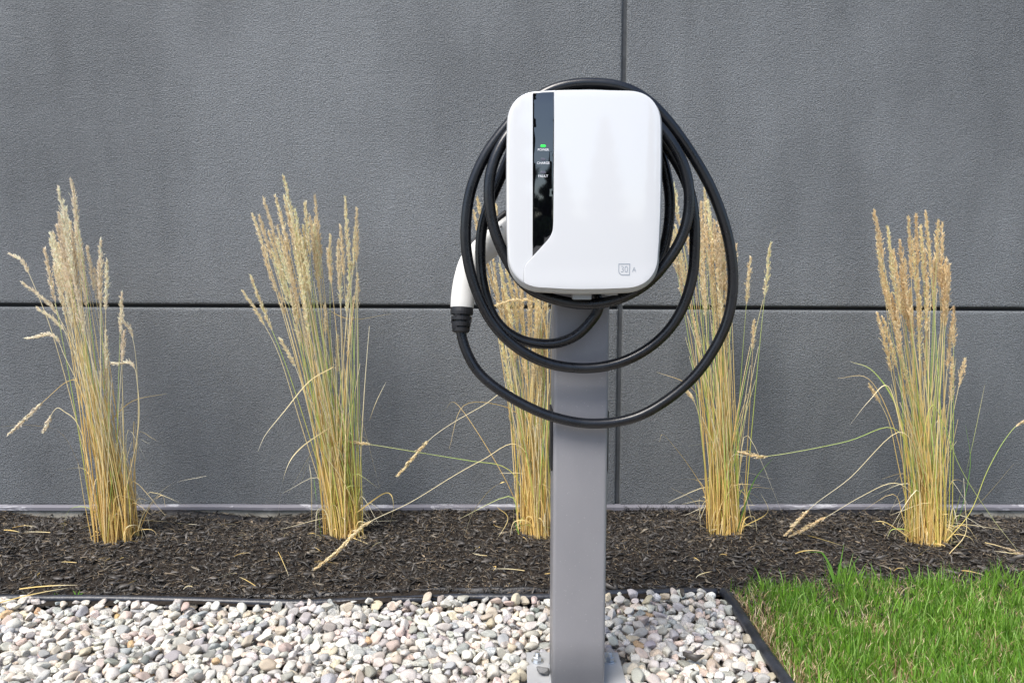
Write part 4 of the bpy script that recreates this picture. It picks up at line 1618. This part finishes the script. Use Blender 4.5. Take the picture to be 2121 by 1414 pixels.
# walk the ordered inset outline
idx = [i for i, p in enumerate(inn)]
start = min((i for i in idx if inn[i].y < CZ and inn[i].x > xl), key=lambda i: inn[i].x)
end = min((i for i in idx if inn[i].y > CZ and inn[i].x > xt), key=lambda i: inn[i].x)
walk = []
i = start
n = len(inn)
step = -1                         # the outline runs clockwise on screen; from bottom-left towards bottom-right is backwards
while True:
    walk.append(inn[i])
    if i == end: break
    i = (i + step) % n
right_poly = right + walk
# gloss cover details
strip_pts = [Vector(S(x, y)) for x, y in ((1103.3, 193.6), (1103.3, 260), (1103.2, 340), (1103.2, 420), (1103, 480), (1103, 530.5), (1118, 514.5), (1132.5, 498.5), (1141.5, 488), (1144.5, 479), (1145.4, 465), (1146, 400), (1146.6, 320), (1147, 250), (1147, 191.2), (1125, 191.8))]
strip = cushion('status_strip', strip_pts, 0.0006, 0.0003, 0.003, M['black_gloss'], charger, grid_n=14)
cushion('cover_seam', offset_poly(right_poly, -0.0006), 0.0002, 0.0002, 0.003, M['tab'], charger, grid_n=26)
cushion('cover_panel', right_poly, 0.0015, 0.0008, 0.004, M['white'], charger, grid_n=26)

# indicator lights
for py, m_, lab in ((303, 'led_on', 'lit green power light'), (331, 'led_off', None), (358, 'led_off', None)):
    cx_, cz_ = S(1124.8, py)
    w_, h_ = 0.0044, 0.0022
    pl = []
    for k in range(20):
        a = 2 * math.pi * k / 20
        c, s = math.cos(a), math.sin(a)
        pl.append(Vector((cx_ + w_ * math.copysign(abs(c) ** 0.55, c), cz_ + h_ * math.copysign(abs(s) ** 0.8, s))))
    o = cushion('indicator_light', pl, 0.0012, 0.0005, 0.002, M[m_], strip, grid_n=3)
    if lab: o['label'] = lab


def text(name, body, px, py, width_px, mat, parent, lift, bold=0.0, ratio=None):
    cu = bpy.data.curves.new(name, 'FONT')
    cu.body = body
    cu.align_x = 'CENTER'; cu.align_y = 'CENTER'
    cu.size = 1.0
    cu.offset = bold
    cu.extrude = 0.0
    tmp = bpy.data.objects.new(name + '_source', cu)
    COL.objects.link(tmp)
    bpy.context.view_layer.update()
    me = bpy.data.meshes.new_from_object(tmp)
    me.name = name
    bpy.data.objects.remove(tmp)
    bpy.data.curves.remove(cu)
    me.materials.clear()
    me.materials.append(mat)
    o = bpy.data.objects.new(name, me)
    COL.objects.link(o)
    w = max(v.co.x for v in me.vertices) - min(v.co.x for v in me.vertices)
    sc = width_px / F_PX * CY / max(w, 1e-6)
    x, z = S(px, py)
    o.parent = parent
    o.scale = (sc, sc * (ratio or 1), sc)
    o.rotation_euler = (math.pi / 2, 0, 0)
    o.location = Vector((x, ysurf(x, z) - lift, z)) - root_loc(parent)
    return o


text('lettering', 'POWER', 1125, 311.2, 22.5, M['print_white'], strip, 0.0011, 0.008)
text('lettering', 'CHARGE', 1125, 338.6, 25.5, M['print_white'], strip, 0.0011, 0.008)
text('lettering', 'FAULT', 1124.8, 365.6, 19.5, M['print_white'], strip, 0.0011, 0.008)
text('lettering', '30', 1292.5, 558, 14.2, M['print_grey'], charger, 0.0019, -0.012, 1.15)
text('lettering', 'A', 1313, 558.6, 8.4, M['print_grey'], charger, 0.0019, -0.012, 1.1)
# square frame with one rounded corner round the 30
fr = [(1280.5, 546), (1304.6, 546), (1303.8, 570), (1289, 570), (1286, 569.4), (1283.4, 567.8), (1281.4, 565.4), (1280.3, 562)]
bm = bmesh.new()
o1 = [Vector(S(*q)) for q in fr]
o2 = offset_poly(o1, 0.0011)
va = [bm.verts.new((p.x, ysurf(p.x, p.y) - 0.0019, p.y)) for p in o1]
vb = [bm.verts.new((p.x, ysurf(p.x, p.y) - 0.0019, p.y)) for p in o2]
for i in range(len(fr)):
    k = (i + 1) % len(fr)
    bm.faces.new((va[i], va[k], vb[k], vb[i]))
link('rating_frame', bm_mesh('rating_frame', bm), M['print_grey'], charger)

# rear body, on which the cable is wound
body = offset_poly(OUT, 0.040)
bm = bmesh.new()
r0 = [bm.verts.new((p.x, CY + 0.03, p.y)) for p in body]
r1 = [bm.verts.new((p.x, POST_Y - 0.001, p.y)) for p in body]
for i in range(len(body)):
    k = (i + 1) % len(body)
    bm.faces.new((r0[i], r0[k], r1[k], r1[i])).smooth = True
bm.faces.new(r0); bm.faces.new(r1)
link('rear_housing', bm_mesh('rear_housing', bm), M['shell'], charger)
p0, p1 = P(1186, 606, CY + 0.03), P(1224, 620, CY + 0.03)
box('latch_tab', (p0.x, p1.x, CY + 0.022, CY + 0.052, p1.z, p0.z + 0.006), M['tab'], charger, 0.001, 2)
p0, p1 = P(1252, 604, CY + 0.04), P(1278, 611, CY + 0.04)
box('bottom_bracket', (p0.x, p1.x, CY + 0.03, CY + 0.06, p1.z, p0.z + 0.01), M['tab'], charger, 0.001, 2)

# ------------------------------------------------------------------ cable and plug
RC = 0.0094
cable = empty('charging_cable', P(1205, 870, 1.325), 'thick black charging cable hung in loose loops round the charger, ending in a white plug', 'charging cable')
CP = [  # px, py, distance
    (1222, 590, 1.325), (1240, 620, 1.322), (1240, 643, 1.322), (1228, 660, 1.323), (1209, 683, 1.324), (1183, 702, 1.325), (1144, 713, 1.325), (1106, 711, 1.325), (1072, 702, 1.322), (1041, 681, 1.320), (1018, 651, 1.320), (1006, 613, 1.320), (998, 578, 1.322), (995, 540, 1.324),
    (995, 502, 1.324), (1000, 464, 1.322), (1012, 425, 1.320), (1028, 387, 1.318), (1043, 354, 1.318), (1065, 300, 1.32), (1100, 240, 1.32), (1160, 212, 1.32), (1240, 212, 1.32), (1320, 240, 1.325), (1362, 300, 1.325),
    (1378, 350, 1.325), (1388, 407, 1.325), (1386, 460, 1.325), (1377, 510, 1.325), (1355, 560, 1.325), (1300, 592, 1.32), (1200, 598, 1.315), (1120, 580, 1.31), (1075, 520, 1.30), (1064, 430, 1.295), (1064, 340, 1.293), (1085, 265, 1.29),
    (1140, 215, 1.285), (1230, 200, 1.28), (1320, 222, 1.278), (1366, 262, 1.275), (1396, 303, 1.273), (1416, 341, 1.272), (1427, 387, 1.272), (1428, 426, 1.272), (1422, 464, 1.272), (1408, 502, 1.272), (1386, 536, 1.272), (1358, 571, 1.272), (1328, 597, 1.274),
    (1282, 620, 1.278), (1236, 630, 1.280), (1190, 629, 1.282), (1144, 619, 1.282), (1100, 602, 1.280), (1070, 572, 1.276), (1047, 532, 1.272), (1033, 502, 1.270), (1022, 471, 1.270), (1015, 433, 1.270), (1012, 395, 1.270), (1017, 352, 1.272), (1030, 316, 1.275), (1052, 278, 1.28),
    (1100, 228, 1.29), (1170, 200, 1.30), (1250, 200, 1.305), (1320, 238, 1.305), (1366, 286, 1.303), (1396, 326, 1.300), (1418, 366, 1.298), (1433, 412, 1.296), (1439, 464, 1.296), (1439, 502, 1.297), (1438, 540, 1.298), (1435, 571, 1.299), (1423, 616, 1.300), (1404, 658, 1.302), (1377, 693, 1.304),
    (1343, 722, 1.305), (1305, 743, 1.306), (1267, 756, 1.306), (1228, 762, 1.306), (1190, 762, 1.306), (1152, 757, 1.304), (1114, 745, 1.300), (1079, 726, 1.296), (1045, 699, 1.292), (1016, 664, 1.290), (995, 624, 1.288), (978, 578, 1.288), (968, 536, 1.288), (964, 494, 1.288), (966, 445, 1.288), (974, 395, 1.288), (991, 349, 1.288),
    (1014, 307, 1.288), (1043, 270, 1.288), (1085, 222, 1.288), (1140, 185, 1.288), (1190, 174.5, 1.288), (1225, 173, 1.288), (1265, 175, 1.288), (1305, 186, 1.288), (1342, 208, 1.290), (1376, 242, 1.292), (1409, 284, 1.296), (1442, 334, 1.300), (1472, 387, 1.303), (1495, 445, 1.306), (1511, 502, 1.309), (1518, 559, 1.312), (1518, 603, 1.314),
    (1510, 655, 1.316), (1492, 700, 1.318), (1465, 746, 1.320), (1435, 784, 1.322), (1396, 818, 1.324), (1358, 844, 1.326), (1320, 863, 1.328), (1282, 873, 1.329), (1244, 877, 1.329), (1205, 876, 1.329), (1167, 869, 1.329), (1129, 858, 1.329), (1091, 841, 1.33), (1053, 820, 1.332), (1015, 794, 1.335), (987, 767, 1.34),
    (967, 731, 1.345), (957, 700, 1.348), (954, 680, 1.350)]
w = [P(*q) for q in CP]
# the first piece passes behind the cover bottom: keep the px order of the traced loops
pth = catmull(w, 6)
# even out kinks from hand tracing
arr = np.array([p[:] for p in pth])
for _ in range(14):
    arr[1:-1] = arr[1:-1] * 0.5 + (arr[:-2] + arr[2:]) * 0.25
pth = [Vector(p) for p in arr]
cord = tube('cord', pth, RC, M['cable'], cable, 20)

HY = 1.362
plug_spine = [(957, 639, 24.0), (958, 622, 24.2), (960, 600, 23.8), (965, 575, 24.0), (975, 548, 25.5), (990, 526, 27.5), (1010, 508, 29), (1034, 490, 29), (1060, 470, 28), (1085, 450, 27)]
sp3 = catmull([P(a, b, HY) for a, b, c in plug_spine], 6)
rs_ = []
for i in range(len(sp3)):
    f = i / 6
    k = min(int(f), len(plug_spine) - 2)
    rs_.append((plug_spine[k][2] + (plug_spine[k + 1][2] - plug_spine[k][2]) * (f - k)) / F_PX * HY)
rs_[0] *= 0.95
handle = tube('plug_handle', sp3, rs_, M['handle'], cable, 32, flat=0.72)
# dark release lever along the top of the plug head
lv = catmull([P(a, b, HY - 0.004) for a, b in ((971, 511), (985, 500), (1005, 480), (1028, 458), (1050, 440))], 5)
tube('release_lever', lv, 0.0062, M['boot'], cable, 12)
for px, py, dr in ((940.5, 616, -0.006), (1038, 470, -0.0185)):
    q = P(px, py, HY + dr)
    lathe('screw', [(0, 0.0021), (0.002, 0.0021)], q + Vector((0, 0.0, 0)), (0, -1, 0), M['tab'], handle, 12)
# ribbed strain relief
b0 = P(957, 637, HY - 0.004)
b1 = P(954.5, 689, 1.350)
ax = (b1 - b0)
Lb = ax.length
prof = []
seq = [(0.00, 23.5), (0.16, 24.2), (0.28, 23.5), (0.285, 17.5), (0.36, 17.5), (0.365, 22), (0.50, 21.5), (0.505, 16), (0.58, 16), (0.585, 20.5), (0.74, 19.5), (0.745, 15), (0.81, 15), (0.815, 19), (0.95, 18), (1.0, 14.5)]
for f, r_ in seq:
    prof.append((f * Lb, r_ / F_PX * HY * 0.98))
boot = lathe('strain_relief', prof, b0, ax, M['boot'], cable, 28)
# bridging webs between the ribs
for (f0, f1, a_) in ((0.28, 0.365, 0.4), (0.50, 0.585, 1.9), (0.74, 0.815, 0.8), (0.28, 0.365, 3.6), (0.50, 0.585, 5.0), (0.74, 0.815, 4.0)):
    axn = ax.normalized()
    u_ = Vector((0, 1, 0)); u_ = (u_ - axn * u_.dot(axn)).normalized(); w_ = axn.cross(u_)
    c_ = b0 + ax * ((f0 + f1) / 2) + (u_ * math.cos(a_) + w_ * math.sin(a_)) * 0.0145
    bm = bmesh.new()
    bmesh.ops.create_cube(bm, size=1)
    for v in bm.verts: v.co = c_ + Vector((v.co.x * 0.010, v.co.y * 0.010, v.co.z * 0.006))
    link('rib_web', bm_mesh('rib_web', bm), M['boot'], boot)

# ------------------------------------------------------------------ trees across the street (mirrored in the glossy cover)
M['needle'] = mat_vcol('conifer_needles', 0.6, 0.1, 0.3)
M['bark'] = mat_plain('tree_bark', (0.09, 0.065, 0.045), 0.9, nscale=8, var=0.4)


def conifer_mesh(H, Rb, seed):
    rg = np.random.default_rng(seed)
    n = 36000
    hh = rg.random(n) ** 0.8
    z = 0.6 + hh * (H - 0.6)
    rmax = Rb * (1 - hh) ** 0.85 * (0.8 + 0.3 * np.sin(hh * 40 + seed) + 0.2 * rg.random(n)) + 0.08
    a = rg.uniform(0, 2 * np.pi, n)
    rr_ = rmax * rg.random(n) ** 0.35
    base = np.stack([np.cos(a) * rr_, np.sin(a) * rr_, z], 1)
    col = np.array([0.030, 0.052, 0.018]) * rg.uniform(0.6, 1.5, (n, 1))
    return ribbons(base, a, rg.uniform(0.18, 0.45, n), rg.uniform(0.03, 0.09, n), rg.uniform(1.1, 2.2, n), col, col * 1.2, 2)


proto = [conifer_mesh(7.5, 1.9, 1), conifer_mesh(6.0, 2.2, 2)]
pm = [mesh_np('crown', *p) for p in proto]
for m_ in pm: m_.materials.append(M['needle'])
tr_me = None
for k, (x, y, h, s) in enumerate(((-9.5, -17, 0, 1.0), (-5.6, -21, 1, 1.1), (-2.9, -18.5, 0, 1.25), (0.35, -19, 1, 0.74), (3.6, -21, 0, 0.85), (8.0, -18, 0, 1.05), (13.0, -19, 1, 1.2), (-14.0, -20, 1, 1.3))):
    root = empty('conifer_tree', (x, y, -0.1), 'dark conifer across the yard behind the viewer, mirrored in the glossy cover', 'tree', 'conifers mirrored in the charger cover')
    if tr_me is None:
        t_o = lathe('trunk', [(0, 0.16), (1.5, 0.13), (4.5, 0.05), (6, 0.01)], (0, 0, 0), (0, 0, 1), M['bark'], None, 10)
        tr_me = t_o.data
    else:
        t_o = bpy.data.objects.new('trunk', tr_me); COL.objects.link(t_o)
    t_o.parent = root; t_o.location = (0, 0, 0)
    c_o = bpy.data.objects.new('crown', pm[h]); COL.objects.link(c_o)
    c_o.parent = root; c_o.location = (0, 0, 0)
    root.scale = (s, s, s)
rg = np.random.default_rng(8)
nh = 14000  # unseen hedge row added to keep the strip's low reflection dark
hb = np.stack([rg.uniform(-16, 16, nh), -16.5 + rg.uniform(-0.6, 0.6, nh), rg.uniform(-0.1, 1.5, nh)], 1)
hc = np.array([0.030, 0.055, 0.02]) * rg.uniform(0.6, 1.5, (nh, 1))
hm = mesh_np('added_hedge', *ribbons(hb, rg.uniform(0, 6.28, nh), rg.uniform(0.15, 0.35, nh), rg.uniform(0.12, 0.25, nh), rg.uniform(0.5, 2.0, nh), hc, hc * 1.2, 2))
tag(link('added_hedge', hm, M['needle']), 'unseen low hedge added behind the viewer to darken the reflection in the charger strip', 'hedge')
